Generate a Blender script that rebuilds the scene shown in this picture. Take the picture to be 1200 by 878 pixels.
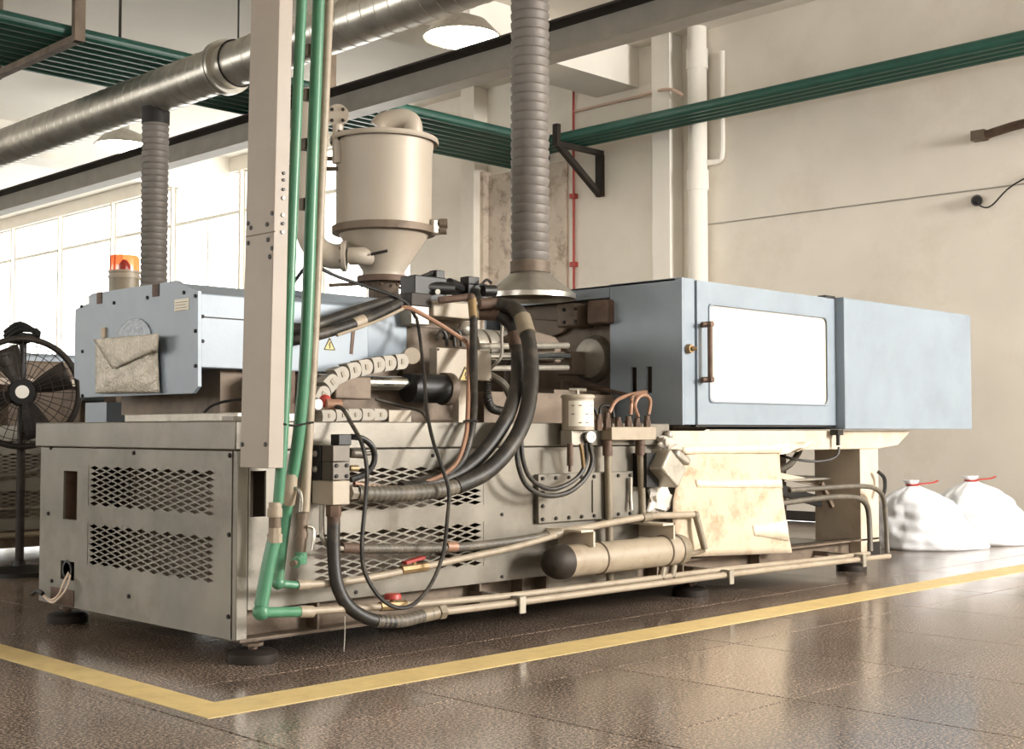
import bpy, math, random
from mathutils import Vector, Matrix
random.seed(7)
scene = bpy.context.scene
for o in list(bpy.data.objects): bpy.data.objects.remove(o)
COL = scene.collection
# ------------------------------------------------------------------ camera
F = 1513.0; PITCH = math.atan(66 / F); S2 = math.sqrt(.5)
cam = bpy.data.cameras.new('camera'); camo = bpy.data.objects.new('camera', cam); COL.objects.link(camo)
cam.sensor_width = 36; cam.sensor_fit = 'HORIZONTAL'; cam.lens = 36 * F / 1200
cam.clip_start = .05; cam.clip_end = 200
camo.location = (0, 0, 1.0)
camo.rotation_euler = (math.pi / 2 + PITCH, 0, -math.pi / 4)
scene.camera = camo
# ------------------------------------------------------------------ light
scene.view_settings.view_transform = 'Standard'
scene.view_settings.look = 'None'
scene.view_settings.exposure = 0.65
scene.view_settings.gamma = 1.0
world = bpy.data.worlds.new('world'); scene.world = world; world.use_nodes = True
wb = world.node_tree.nodes['Background']
wb.inputs[0].default_value = (1.0, .975, .93, 1); wb.inputs[1].default_value = 4.0

def area(name, loc, target, sx, sy, power, col=(1, .965, .92)):
    l = bpy.data.lights.new(name, 'AREA'); l.shape = 'RECTANGLE'; l.size = sx; l.size_y = sy
    l.energy = power; l.color = col
    o = bpy.data.objects.new(name, l); COL.objects.link(o); o.location = loc
    o.rotation_euler = (Vector(target) - Vector(loc)).to_track_quat('-Z', 'Y').to_euler()
    return o
area('window_front_offscreen', (10.2, -6.05, 3.85), (7.0, 5.0, .9), 2.6, 2.2, 1350)       # in the opening of window_8
# ------------------------------------------------------------------ pixel -> place
def ray(px, py):
    u = (px - 600) / F; v = (439 - py) / F
    c, s = math.cos(PITCH), math.sin(PITCH)
    fw = c - v * s; up = s + v * c
    return Vector((S2 * (fw + u), S2 * (fw - u), up))
def PX(px, py, X): r = ray(px, py); t = X / r.x; return Vector((X, r.y * t, 1 + r.z * t))
def PY(px, py, Y): r = ray(px, py); t = Y / r.y; return Vector((r.x * t, Y, 1 + r.z * t))
def PZ(px, py, Z): r = ray(px, py); t = (Z - 1) / r.z; return Vector((r.x * t, r.y * t, Z))
def sc_at(p): return F / (S2 * (p[0] + p[1]))        # pixels per metre at a point
# ------------------------------------------------------------------ materials
def lin(c):
    return tuple(((v / 255) / 12.92 if v / 255 <= .04045 else ((v / 255 + .055) / 1.055) ** 2.4) for v in c) + (1,)
MATS = {}
def mat(name, rgb, rough=.5, metal=0., var=.12, scale=5., bump=0., bscale=60., dirt=None, dirt_amt=.5, dscale=3., spec=.5, coat=0., rvar=0.):
    m = bpy.data.materials.new(name); m.use_nodes = True; nt = m.node_tree; N = nt.nodes; L = nt.links
    b = N['Principled BSDF']; b.inputs['Roughness'].default_value = rough; b.inputs['Metallic'].default_value = metal
    b.inputs['Specular IOR Level'].default_value = spec
    if coat: b.inputs['Coat Weight'].default_value = coat; b.inputs['Coat Roughness'].default_value = .12
    tc = N.new('ShaderNodeTexCoord')
    n1 = N.new('ShaderNodeTexNoise'); n1.inputs['Scale'].default_value = scale; n1.inputs['Detail'].default_value = 6
    L.new(tc.outputs['Object'], n1.inputs['Vector'])
    r = N.new('ShaderNodeValToRGB'); c = lin(rgb)
    r.color_ramp.elements[0].position = .3; r.color_ramp.elements[1].position = .7
    r.color_ramp.elements[0].color = tuple(v * (1 - var) for v in c[:3]) + (1,)
    r.color_ramp.elements[1].color = tuple(min(1, v * (1 + var)) for v in c[:3]) + (1,)
    L.new(n1.outputs['Fac'], r.inputs['Fac']); out = r.outputs['Color']
    if dirt:
        n2 = N.new('ShaderNodeTexNoise'); n2.inputs['Scale'].default_value = dscale; n2.inputs['Detail'].default_value = 9
        n2.inputs['Roughness'].default_value = .7
        L.new(tc.outputs['Object'], n2.inputs['Vector'])
        r2 = N.new('ShaderNodeValToRGB'); r2.color_ramp.elements[0].position = .5; r2.color_ramp.elements[1].position = .72
        r2.color_ramp.elements[0].color = (0, 0, 0, 1); r2.color_ramp.elements[1].color = (dirt_amt,) * 3 + (1,)
        L.new(n2.outputs['Fac'], r2.inputs['Fac'])
        mx = N.new('ShaderNodeMix'); mx.data_type = 'RGBA'
        L.new(r2.outputs['Color'], mx.inputs['Factor']); L.new(out, mx.inputs[6]); mx.inputs[7].default_value = lin(dirt)
        out = mx.outputs[2]
    L.new(out, b.inputs['Base Color'])
    if rvar:
        mr = N.new('ShaderNodeMapRange'); mr.inputs[3].default_value = max(.03, rough - rvar); mr.inputs[4].default_value = rough + rvar
        L.new(n1.outputs['Fac'], mr.inputs[0]); L.new(mr.outputs[0], b.inputs['Roughness'])
    if bump:
        n3 = N.new('ShaderNodeTexNoise'); n3.inputs['Scale'].default_value = bscale; n3.inputs['Detail'].default_value = 3
        L.new(tc.outputs['Object'], n3.inputs['Vector'])
        bp = N.new('ShaderNodeBump'); bp.inputs['Strength'].default_value = bump; bp.inputs['Distance'].default_value = .01
        L.new(n3.outputs['Fac'], bp.inputs['Height']); L.new(bp.outputs['Normal'], b.inputs['Normal'])
    MATS[name] = m
    return m
def emis(name, rgb, strength, base=None):
    m = mat(name, base or rgb, .4); b = m.node_tree.nodes['Principled BSDF']
    b.inputs['Emission Color'].default_value = lin(rgb); b.inputs['Emission Strength'].default_value = strength
    return m
mat('valve_grey', (98, 92, 84), .45, .4, .12, 8, .05, 60)
mat('print', (138, 124, 106), .7)
mat('steel', (124, 119, 109), .36, .4, .22, 3, .05, 90, (86, 76, 62), .6, 2.2, rvar=.12)
mat('cream', (200, 187, 168), .5, 0, .08, 5, .05, 60, (140, 112, 84), .55, 3.2)
mat('beige_box', (176, 164, 146), .5, 0, .06, 5, .03, 60, (150, 130, 104), .35, 4)
mat('trunk', (160, 149, 136), .5, 0, .05, 4, .03, 60, (150, 130, 110), .3, 3)
mat('blue', (136, 147, 157), .42, .05, .06, 4, .04, 70, (120, 130, 140), .4, 3)
mat('film', (224, 212, 188), .4, 0, .1, 12, .3, 30, (200, 180, 148), .6, 14)
mat('conduit', (206, 178, 160), .5, 0, .06)
mat('chain', (152, 144, 130), .5, 0, .08, 8)
mat('dark', (26, 22, 19), .6, .1, .3, 8, .1, 60)
mat('black', (18, 17, 16), .45, 0, .2, 8, .05, 80)
mat('rubber', (38, 35, 31), .5, 0, .2, 9, .08, 90, (104, 94, 80), .6, 8)
mat('hose_grey', (92, 86, 76), .48, 0, .15, 10, .1, 120, (140, 128, 110), .5, 10)
mat('cast', (116, 101, 86), .6, .2, .2, 6, .15, 40, (52, 42, 34), .7, 5)
mat('cast_dark', (46, 39, 33), .6, .2, .3, 6, .15, 40, (26, 22, 20), .7, 5)
mat('rust', (98, 78, 65), .65, .2, .25, 12, .15, 60, (60, 44, 36), .6, 14)
mat('chrome', (220, 220, 215), .16, 1, .02)
mat('zinc', (196, 192, 182), .32, .85, .14, 5, .04, 40, (120, 112, 100), .4, 4)
mat('alu', (168, 162, 150), .4, .5, .1, 10, .05, 60, (96, 84, 70), .5, 12)
mat('green_pipe', (74, 128, 98), .35, 0, .06, 4, .02, 60, (120, 140, 110), .3, 6)
mat('green_dark', (30, 78, 66), .4, 0, .12, 3, .03, 50, (24, 46, 42), .5, 4)
mat('pipe_beige', (160, 147, 128), .45, 0, .08, 6, .04, 60, (120, 98, 72), .5, 9)
mat('pipe_drab', (132, 121, 102), .48, .05, .1, 6, .04, 60, (96, 80, 58), .5, 9)
mat('brass', (152, 128, 92), .42, .5, .12, 9, .05, 60, (84, 66, 48), .5, 14)
mat('copper', (150, 114, 92), .4, .1, .1, 9)
mat('red', (168, 60, 52), .45, 0, .1, 9)
mat('hopper', (176, 165, 150), .48, .1, .05, 3, .03, 60, (160, 140, 116), .4, 3)
mat('flex', (112, 106, 100), .55, .15, .1, 5, .08, 60)
mat('board', (196, 180, 156), .75, 0, .1, 4, .15, 25, (150, 108, 72), .75, 7)
mat('sack', (238, 240, 243), .55, 0, .03, 6, .25, 35)
mat('poly', (206, 199, 188), .35, 0, .06, 6, .05, 30, (186, 170, 148), .5, 6, coat=.2)
mat('white', (232, 228, 218), .5, 0, .04, 4)
mat('paper', (236, 230, 214), .7, 0, .03, 12)
mat('ink', (60, 54, 48), .7, 0, .05)
mat('sign_yellow', (222, 196, 120), .5, 0, .06, 20)
mat('yellow_line', (222, 196, 134), .45, 0, .07, 6, .05, 60, (176, 144, 92), .5, 9)
mat('plaster', (232, 225, 213), .8, 0, .05, 1.2, .05, 14, (202, 188, 168), .35, 1.1)
mat('plaster_white', (236, 231, 221), .8, 0, .04, 1.5, .05, 14)
mat('ceiling', (230, 224, 213), .85, 0, .03, 1.2)
mat('peel', (206, 192, 176), .85, 0, .1, 3, .3, 20, (118, 92, 74), .9, 4.5)
mat('foil', (150, 156, 162), .4, .5, .2, 30, .9, 45)
mat('wire_white', (226, 206, 186), .5)
mat('grout', (34, 29, 26), .8, 0, .1)
mat('grey_paint', (178, 173, 164), .5, .3, .1, 4, .04, 50)
emis('lamp_glow', (255, 246, 228), 22)

def granite():
    m = bpy.data.materials.new('granite'); m.use_nodes = True; nt = m.node_tree; N = nt.nodes; L = nt.links
    b = N['Principled BSDF']; tc = N.new('ShaderNodeTexCoord')
    geo = N.new('ShaderNodeNewGeometry')
    n1 = N.new('ShaderNodeTexNoise'); n1.inputs['Scale'].default_value = 88; n1.inputs['Detail'].default_value = 8; n1.inputs['Roughness'].default_value = .8
    L.new(geo.outputs['Position'], n1.inputs['Vector'])
    r = N.new('ShaderNodeValToRGB'); e = r.color_ramp.elements
    e[0].position = .43; e[0].color = lin((44, 38, 35)); e[1].position = .58; e[1].color = lin((190, 171, 155))
    k = e.new(.5); k.color = lin((104, 93, 84))
    L.new(n1.outputs['Fac'], r.inputs['Fac'])
    n2 = N.new('ShaderNodeTexNoise'); n2.inputs['Scale'].default_value = 1.6; n2.inputs['Detail'].default_value = 5
    L.new(geo.outputs['Position'], n2.inputs['Vector'])
    r2 = N.new('ShaderNodeValToRGB'); r2.color_ramp.elements[0].position = .3; r2.color_ramp.elements[1].position = .75
    r2.color_ramp.elements[0].color = (.78, .76, .75, 1); r2.color_ramp.elements[1].color = (1.12, 1.05, 1, 1)
    L.new(n2.outputs['Fac'], r2.inputs['Fac'])
    oi = N.new('ShaderNodeObjectInfo'); mr0 = N.new('ShaderNodeMapRange'); mr0.inputs[3].default_value = .88; mr0.inputs[4].default_value = 1.1
    L.new(oi.outputs['Random'], mr0.inputs[0])
    mx = N.new('ShaderNodeMix'); mx.data_type = 'RGBA'; mx.blend_type = 'MULTIPLY'; mx.inputs['Factor'].default_value = 1
    L.new(r.outputs['Color'], mx.inputs[6]); L.new(r2.outputs['Color'], mx.inputs[7])
    mx2 = N.new('ShaderNodeMix'); mx2.data_type = 'RGBA'; mx2.blend_type = 'MULTIPLY'; mx2.inputs['Factor'].default_value = 1
    L.new(mx.outputs[2], mx2.inputs[6]); L.new(mr0.outputs[0], mx2.inputs[7])
    L.new(mx2.outputs[2], b.inputs['Base Color'])
    mr = N.new('ShaderNodeMapRange'); mr.inputs[3].default_value = .08; mr.inputs[4].default_value = .26
    L.new(n2.outputs['Fac'], mr.inputs[0]); L.new(mr.outputs[0], b.inputs['Roughness'])
    b.inputs['Specular IOR Level'].default_value = .55
    MATS['granite'] = m
granite()
def glass(name, tint, rough, alpha):
    m = bpy.data.materials.new(name); m.use_nodes = True; nt = m.node_tree; N = nt.nodes; L = nt.links
    N.remove(N['Principled BSDF']); o = N['Material Output']
    t = N.new('ShaderNodeBsdfTransparent'); t.inputs[0].default_value = tint
    g = N.new('ShaderNodeBsdfGlossy'); g.inputs['Roughness'].default_value = rough
    mx = N.new('ShaderNodeMixShader'); mx.inputs[0].default_value = alpha
    L.new(t.outputs[0], mx.inputs[1]); L.new(g.outputs[0], mx.inputs[2]); L.new(mx.outputs[0], o.inputs[0])
    MATS[name] = m
glass('pane', (.97, .98, .98, 1), .05, .06)
glass('amber', (.85, .34, .18, 1), .12, .12)
# ------------------------------------------------------------------ geometry
class G:
    def __init__(s): s.v = []; s.f = []
    def add(s, vs, fs):
        k = len(s.v); s.v += [tuple(v) for v in vs]; s.f += [tuple(i + k for i in f) for f in fs]; return s
    def box(s, x0, x1, y0, y1, z0, z1):
        x0, x1 = min(x0, x1), max(x0, x1); y0, y1 = min(y0, y1), max(y0, y1); z0, z1 = min(z0, z1), max(z0, z1)
        v = [(x, y, z) for x in (x0, x1) for y in (y0, y1) for z in (z0, z1)]
        return s.add(v, [(0, 1, 3, 2), (4, 6, 7, 5), (0, 4, 5, 1), (2, 3, 7, 6), (0, 2, 6, 4), (1, 5, 7, 3)])
    def obox(s, c, size, R=None):
        R = R or Matrix.Identity(3); h = Vector(size) / 2; c = Vector(c)
        v = [c + R @ Vector((a * h.x, b * h.y, d * h.z)) for a in (-1, 1) for b in (-1, 1) for d in (-1, 1)]
        return s.add(v, [(0, 1, 3, 2), (4, 6, 7, 5), (0, 4, 5, 1), (2, 3, 7, 6), (0, 2, 6, 4), (1, 5, 7, 3)])
    def beam(s, a, b, w, h, up=(0, 0, 1)):
        a = Vector(a); b = Vector(b); d = (b - a); x = d.normalized(); y = Vector(up).cross(x)
        y = y.normalized() if y.length > 1e-4 else Vector((0, 1, 0)); z = x.cross(y)
        R = Matrix((x, y, z)).transposed()
        return s.obox((a + b) / 2, (d.length, w, h), R)
    def frame(s, d):
        d = Vector(d).normalized(); a = Vector((0, 0, 1)) if abs(d.z) < .9 else Vector((1, 0, 0))
        u = d.cross(a).normalized(); return u, d.cross(u)
    def lathe(s, prof, o, ax, n=28, caps=True):
        o = Vector(o); ax = Vector(ax).normalized(); u, w = s.frame(ax); vs = []; fs = []
        for r, t in prof:
            for i in range(n):
                a = 2 * math.pi * i / n
                vs.append(o + ax * t + (u * math.cos(a) + w * math.sin(a)) * r)
        m = len(prof)
        for j in range(m - 1):
            for i in range(n):
                k = (i + 1) % n; fs.append((j * n + i, j * n + k, (j + 1) * n + k, (j + 1) * n + i))
        if caps:
            fs.append(tuple(range(n - 1, -1, -1))); fs.append(tuple((m - 1) * n + i for i in range(n)))
        return s.add(vs, fs)
    def cyl(s, a, b, r, r2=None, n=20):
        a = Vector(a); b = Vector(b); return s.lathe([(r, 0), (r2 if r2 is not None else r, (b - a).length)], a, b - a, n)
    def tube(s, pts, r, n=10, sub=6, rib=0, pitch=.02):
        P = [Vector(p) for p in pts]
        if sub > 1 and len(P) > 2:
            Q = []
            for i in range(len(P) - 1):
                p0 = P[max(i - 1, 0)]; p1 = P[i]; p2 = P[i + 1]; p3 = P[min(i + 2, len(P) - 1)]
                for k in range(sub):
                    t = k / sub
                    Q.append(.5 * ((2 * p1) + (p2 - p0) * t + (2 * p0 - 5 * p1 + 4 * p2 - p3) * t * t + (3 * p1 - p0 - 3 * p2 + p3) * t ** 3))
            Q.append(P[-1]); P = Q
        if rib:
            Q = [P[0]]; L = 0
            for i in range(len(P) - 1):
                d = (P[i + 1] - P[i]).length; k = max(1, int(round(d / (pitch / 4))))
                for j in range(1, k + 1): Q.append(P[i].lerp(P[i + 1], j / k))
            P = Q
        n0 = len(P); T = []
        for i in range(n0):
            t = (P[min(i + 1, n0 - 1)] - P[max(i - 1, 0)]); T.append(t.normalized())
        u, w = s.frame(T[0]); vs = []; fs = []; L = 0
        for i in range(n0):
            if i:
                q = T[i - 1].rotation_difference(T[i]); u = q @ u; L += (P[i] - P[i - 1]).length
            w = T[i].cross(u)
            rr = r * (1 + rib * (.5 + .5 * math.cos(2 * math.pi * L / pitch)) - rib * .5) if rib else r
            for k in range(n):
                a = 2 * math.pi * k / n; vs.append(P[i] + (u * math.cos(a) + w * math.sin(a)) * rr)
        for i in range(n0 - 1):
            for k in range(n):
                m = (k + 1) % n; fs.append((i * n + k, i * n + m, (i + 1) * n + m, (i + 1) * n + k))
        fs.append(tuple(range(n - 1, -1, -1))); fs.append(tuple((n0 - 1) * n + k for k in range(n)))
        return s.add(vs, fs)
    def prism(s, poly, vec):
        n = len(poly); vec = Vector(vec); a = [Vector(p) for p in poly]; b = [p + vec for p in a]
        fs = [tuple(range(n)), tuple(range(2 * n - 1, n - 1, -1))]
        for i in range(n): j = (i + 1) % n; fs.append((i, i + n, j + n, j))
        return s.add(a + b, fs)
    def ball(s, c, r, n=16, sq=(1, 1, 1)):
        vs = []; fs = []; m = n // 2; c = Vector(c)
        for j in range(m + 1):
            t = math.pi * j / m
            for i in range(n):
                a = 2 * math.pi * i / n
                vs.append(c + Vector((r * sq[0] * math.sin(t) * math.cos(a), r * sq[1] * math.sin(t) * math.sin(a), r * sq[2] * math.cos(t))))
        for j in range(m):
            for i in range(n):
                k = (i + 1) % n; fs.append((j * n + i, (j + 1) * n + i, (j + 1) * n + k, j * n + k))
        return s.add(vs, fs)
    def ring(s, c, ax, R, r, n=32, k=8):
        c = Vector(c); ax = Vector(ax).normalized(); u, w = s.frame(ax); vs = []; fs = []
        for i in range(n):
            a = 2 * math.pi * i / n; d = u * math.cos(a) + w * math.sin(a)
            for j in range(k):
                b = 2 * math.pi * j / k; vs.append(c + d * (R + r * math.cos(b)) + ax * r * math.sin(b))
        for i in range(n):
            for j in range(k):
                p = (i + 1) % n; q = (j + 1) % k; fs.append((i * k + j, p * k + j, p * k + q, i * k + q))
        return s.add(vs, fs)
    def build(s, name, m, parent=None, bevel=0., angle=35, solid=0., sub=0):
        me = bpy.data.meshes.new(name); me.from_pydata(s.v, [], s.f); me.validate()
        import bmesh
        bm = bmesh.new(); bm.from_mesh(me); bmesh.ops.recalc_face_normals(bm, faces=bm.faces); bm.to_mesh(me); bm.free()
        me.materials.append(MATS[m]); me.shade_smooth(); me.set_sharp_from_angle(angle=math.radians(angle))
        o = bpy.data.objects.new(name, me); COL.objects.link(o)
        if parent is not None: adopt(o, parent)
        if solid:
            d = o.modifiers.new('solid', 'SOLIDIFY'); d.thickness = solid; d.offset = 0
        if bevel:
            d = o.modifiers.new('bevel', 'BEVEL'); d.width = bevel; d.segments = 2; d.limit_method = 'ANGLE'; d.angle_limit = math.radians(40)
        if sub:
            d = o.modifiers.new('sub', 'SUBSURF'); d.levels = sub; d.render_levels = sub
        return o
LOC = {}
def adopt(o, parent):
    o.parent = parent; o.matrix_parent_inverse = Matrix.Translation(-LOC.get(parent.name, Vector((0, 0, 0))))
def tag(o, label, cat, group=None):
    o['label'] = label; o['category'] = cat
    if group: o['group'] = group
    return o
def thing(name, label, cat, loc, group=None):
    o = bpy.data.objects.new(name, None); COL.objects.link(o); o.location = loc; o.empty_display_size = .1
    LOC[o.name] = Vector(loc); return tag(o, label, cat, group)
def struct(o): o['kind'] = 'structure'; return o
SHARED = {}
def bolt(parent, p, ax, r=.008, h=.007, m='dark', name='bolt'):
    key = (round(r, 4), round(h, 4), m)
    if key not in SHARED:
        g = G().lathe([(r, 0), (r, h * .8), (r * .7, h)], (0, 0, 0), (0, 0, 1), 8)
        me = bpy.data.meshes.new('bolt'); me.from_pydata(g.v, [], g.f); me.materials.append(MATS[m]); SHARED[key] = me
    o = bpy.data.objects.new(name, SHARED[key]); COL.objects.link(o); adopt(o, parent)
    o.location = p; o.rotation_euler = Vector(ax).to_track_quat('Z', 'Y').to_euler(); return o
def holed(plane, c, t, u0, u1, v0, v1, holes):
    """sheet of thickness t on plane 'X' or 'Y' = c, with rectangular holes (u0,u1,v0,v1)"""
    us = sorted({u0, u1} | {h[0] for h in holes} | {h[1] for h in holes}); vs = sorted({v0, v1} | {h[2] for h in holes} | {h[3] for h in holes})
    g = G()
    for i in range(len(us) - 1):
        j = 0
        while j < len(vs) - 1:
            solid = lambda j: not any(h[0] - 1e-6 <= us[i] and us[i + 1] <= h[1] + 1e-6 and h[2] - 1e-6 <= vs[j] and vs[j + 1] <= h[3] + 1e-6 for h in holes)
            if not solid(j): j += 1; continue
            k = j
            while k < len(vs) - 1 and solid(k): k += 1
            if plane == 'X': g.box(c, c + t, us[i], us[i + 1], vs[j], vs[k])
            else: g.box(us[i], us[i + 1], c, c + t, vs[j], vs[k])
            j = k
    return g
def vent(plane, c, t, u0, u1, v0, v1, a=.118, b=.031, k=.74):
    """expanded-metal sheet: staggered diamond holes with real strips"""
    nu = max(1, round((u1 - u0) / a)); nv = max(1, round((v1 - v0) / b)); a = (u1 - u0) / nu; b = (v1 - v0) / nv
    g = G()
    def P(u, v, d): return (c + d, u, v) if plane == 'X' else (u, c + d, v)
    def flat(pts):
        n = len(pts); g.add([P(u, v, 0) for u, v in pts] + [P(u, v, t) for u, v in pts],
                            [tuple(range(n)), tuple(range(2 * n - 1, n - 1, -1))] + [(i, i + n, (i + 1) % n + n, (i + 1) % n) for i in range(n)])
    def cell(cu, cv):
        O = [(cu - a / 2, cv), (cu, cv + b / 2), (cu + a / 2, cv), (cu, cv - b / 2)]
        I = [(cu + (p - cu) * k, cv + (q - cv) * k) for p, q in O]
        for i in range(4): flat([O[i], O[(i + 1) % 4], I[(i + 1) % 4], I[i]])
    for j in range(nv):
        for i in range(nu): cell(u0 + a * (i + .5), v0 + b * (j + .5))
    for j in range(nv - 1):
        for i in range(nu - 1): cell(u0 + a * (i + 1), v0 + b * (j + 1))
    for i in range(nu + 1):        # fillers along bottom and top edges
        for v, sgn in ((v0, 1), (v1, -1)):
            l = max(u0, u0 + a * (i - .5)); r = min(u1, u0 + a * (i + .5))
            if i == 0: flat([(l, v), (r, v), (u0, v + sgn * b / 2)])
            elif i == nu: flat([(l, v), (r, v), (u1, v + sgn * b / 2)])
            else: flat([(l, v), (r, v), (u0 + a * i, v + sgn * b / 2)])
    for j in range(1, nv):
        for u, sgn in ((u0, 1), (u1, -1)):
            flat([(u, v0 + b * (j - .5)), (u, v0 + b * (j + .5)), (u + sgn * a / 2, v0 + b * j)])
    return g
def T(pts): return [PY(*p) for p in pts]
# ================================================================== the setting
XW = 12.45; ZC = 5.8
floor = struct(G().box(-6, XW, -6, 32, -.25, -.004).build('floor', 'grout'))
tm = G(); h = .442
tm.add([(-h, -h, -.02), (h, -h, -.02), (h, h, -.02), (-h, h, -.02), (-h, -h, -.002), (h, -h, -.002), (h, h, -.002), (-h, h, -.002)] +
       [(-h + .002, -h + .002, 0), (h - .002, -h + .002, 0), (h - .002, h - .002, 0), (-h + .002, h - .002, 0)],
       [(3, 2, 1, 0), (8, 9, 10, 11)] + [(i, (i + 1) % 4, 4 + (i + 1) % 4, 4 + i) for i in range(4)] + [(4 + i, 4 + (i + 1) % 4, 8 + (i + 1) % 4, 8 + i) for i in range(4)])
tme = bpy.data.meshes.new('tile'); tme.from_pydata(tm.v, [], tm.f); tme.materials.append(MATS['granite'])
for i in range(14):
    for j in range(17):
        o = bpy.data.objects.new('tile', tme); COL.objects.link(o); o.parent = floor
        o.location = (2.40 + .89 * (i - 3) + .445, 2.70 + .89 * (j - 4) + .445, 0)
ceil = struct(G().box(-6.25, XW + .25, -6.25, 32.25, ZC, ZC + .2).build('ceiling', 'ceiling'))
# end wall with its tall windows
bays = [(14.6 + 2.3 * i, 14.6 + 2.3 * i + 2.24) for i in range(7)]
WZ0, WZ1 = 1.0, 5.55
struct(holed('X', XW, .25, -6, 32, 0, ZC, [(a, b, WZ0, WZ1) for a, b in bays]).build('wall_right', 'plaster'))
for n, (a, b) in enumerate(bays):
    fr = G(); y0, y1 = a, b; t = .03
    fr.box(XW + .08, XW + .14, y0, y0 + t, WZ0, WZ1).box(XW + .08, XW + .14, y1 - t, y1, WZ0, WZ1)
    fr.box(XW + .08, XW + .14, y0 + t, y1 - t, WZ0, WZ0 + t).box(XW + .08, XW + .14, y0 + t, y1 - t, WZ1 - t, WZ1)
    fr.box(XW + .085, XW + .135, y0 + t, y1 - t, 4.82, 4.88).box(XW + .085, XW + .135, (y0 + y1) / 2 - .02, (y0 + y1) / 2 + .02, WZ0 + t, 4.82)
    w = struct(fr.build('window_%d' % (n + 1), 'white'))
    for p, q, z0, z1 in ((y0 + t, (y0 + y1) / 2 - .02, WZ0 + t, 4.82), ((y0 + y1) / 2 + .02, y1 - t, WZ0 + t, 4.82), (y0 + t, y1 - t, 4.88, WZ1 - t)):
        G().box(XW + .105, XW + .111, p, q, z0, z1).build('pane', 'pane', w)
    G().box(XW - .06, XW + .12, y0 - .05, y1 + .05, WZ0 - .05, WZ0).build('sill', 'white', w)
def plain_window(n, plane, c, u0, u1, v0, v1):
    g = G()
    def B(a, b, p, q, d0=.08, d1=.14): g.box(c + d0, c + d1, a, b, p, q) if plane == 'X' else g.box(a, b, c + d0, c + d1, p, q)
    t = .06
    B(u0, u0 + t, v0, v1); B(u1 - t, u1, v0, v1); B(u0 + t, u1 - t, v0, v0 + t); B(u0 + t, u1 - t, v1 - t, v1)
    for k in range(1, 4): m = u0 + (u1 - u0) * k / 4; B(m - .025, m + .025, v0 + t, v1 - t)
    return struct(g.build('window_%d' % n, 'white'))
struct(holed('Y', -6.25, .25, -6.25, XW + .25, 0, ZC, [(8.2, 12.2, 2.4, 5.3), (-.7, 3.7, 2.0, 4.8)]).build('wall_front', 'plaster'))
plain_window(8, 'Y', -6.25, 8.2, 12.2, 2.4, 5.3); plain_window(9, 'Y', -6.25, -.7, 3.7, 2.0, 4.8)
struct(holed('X', -6.25, .25, -6, 32, 0, ZC, [(2.4, 7.6, 1.8, 4.6), (13, 27, 1.7, 5.1)]).build('wall_left', 'plaster'))
plain_window(10, 'X', -6.25, 2.4, 7.6, 1.8, 4.6); plain_window(11, 'X', -6.25, 13, 27, 1.7, 5.1)  # the last, longer opening is unseen, added to brighten the far wall
struct(G().box(-6.25, XW + .25, 32, 32.25, 0, ZC).build('wall_back', 'plaster'))
struct(G().box(XW - .02, XW, -6, 32, .0, .11).build('baseboard_right', 'cast_dark'))
# concrete beams, pilasters, peeled plaster
struct(G().box(-6, XW, 10.2, 10.9, 5.3, ZC).build('trim_1', 'plaster_white'))
struct(G().box(-6, XW, 19.5, 20.2, 5.3, ZC).build('trim_2', 'plaster_white'))
struct(G().box(-6, XW, 1.2, 1.9, 5.3, ZC).build('trim_3', 'plaster_white'))
struct(G().box(12.20, XW, 9.52, 9.80, 0, ZC).build('trim_4', 'plaster_white', bevel=.01))
struct(G().box(12.18, XW, 12.93, 13.2, 0, ZC).build('trim_5', 'plaster', bevel=.01))
struct(G().box(12.40, XW, 11.40, 12.86, 0, 4.55).build('trim_6', 'peel'))
struct(G().box(12.30, XW, 12.86, 12.93, 0, 4.6).build('trim_7', 'peel'))
# yellow floor marking
yl = G().box(2.46, 12.3, 3.95, 4.17, 0, .002).box(2.46, 2.62, 4.17, 13, 0, .002)
tag(yl.build('floor_marking', 'yellow_line'), 'yellow painted line marking the floor around the moulding machine', 'floor line')

# ================================================================== wall and ceiling services
def wallp(px, py, X=XW): return PX(px, py, X)
d0 = wallp(817, 100, 12.31)
dp = thing('drain_pipe', 'thick cream drain pipe running up the end wall beside a pilaster', 'pipe', (d0.x, d0.y, 0))
G().cyl((d0.x, d0.y, 0), (d0.x, d0.y, ZC), .115, n=24).build('pipe', 'plaster_white', dp)
for py in (70, 212):
    z = wallp(817, py, 12.31).z
    G().cyl((d0.x, d0.y, z - .12), (d0.x, d0.y, z + .12), .13, n=24).build('collar', 'plaster_white', dp)
G().tube([wallp(846, 60, 12.4), wallp(846, 130, 12.4), wallp(846, 178, 12.4), wallp(842, 188, 12.4), wallp(828, 191, 12.36)], .035, 10, 5).build('branch_pipe', 'plaster_white', dp)
r0 = wallp(672, 110, 12.41)
rp = thing('red_riser_pipe', 'thin red pipe running up the end wall beside peeling plaster', 'pipe', (r0.x, r0.y, 0))
G().cyl((r0.x, r0.y, 0), (r0.x, r0.y, r0.z + .2), .016, n=10).build('pipe', 'red', rp)
for py in (230, 310): z = wallp(672, py, 12.41).z; G().box(r0.x - .04, XW, r0.y - .04, r0.y + .04, z - .03, z + .03).build('pipe_clip', 'red', rp)
b0 = [wallp(672, 131, 12.42), wallp(740, 115, 12.42), wallp(778, 105, 12.2 - .03), wallp(792, 107, 12.17), wallp(800, 112, 12.2)]
tag(G().tube(b0, .02, 8, 3).build('wall_conduit', 'conduit'), 'thin pinkish conduit running along the wall above the green pipes', 'conduit')
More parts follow.
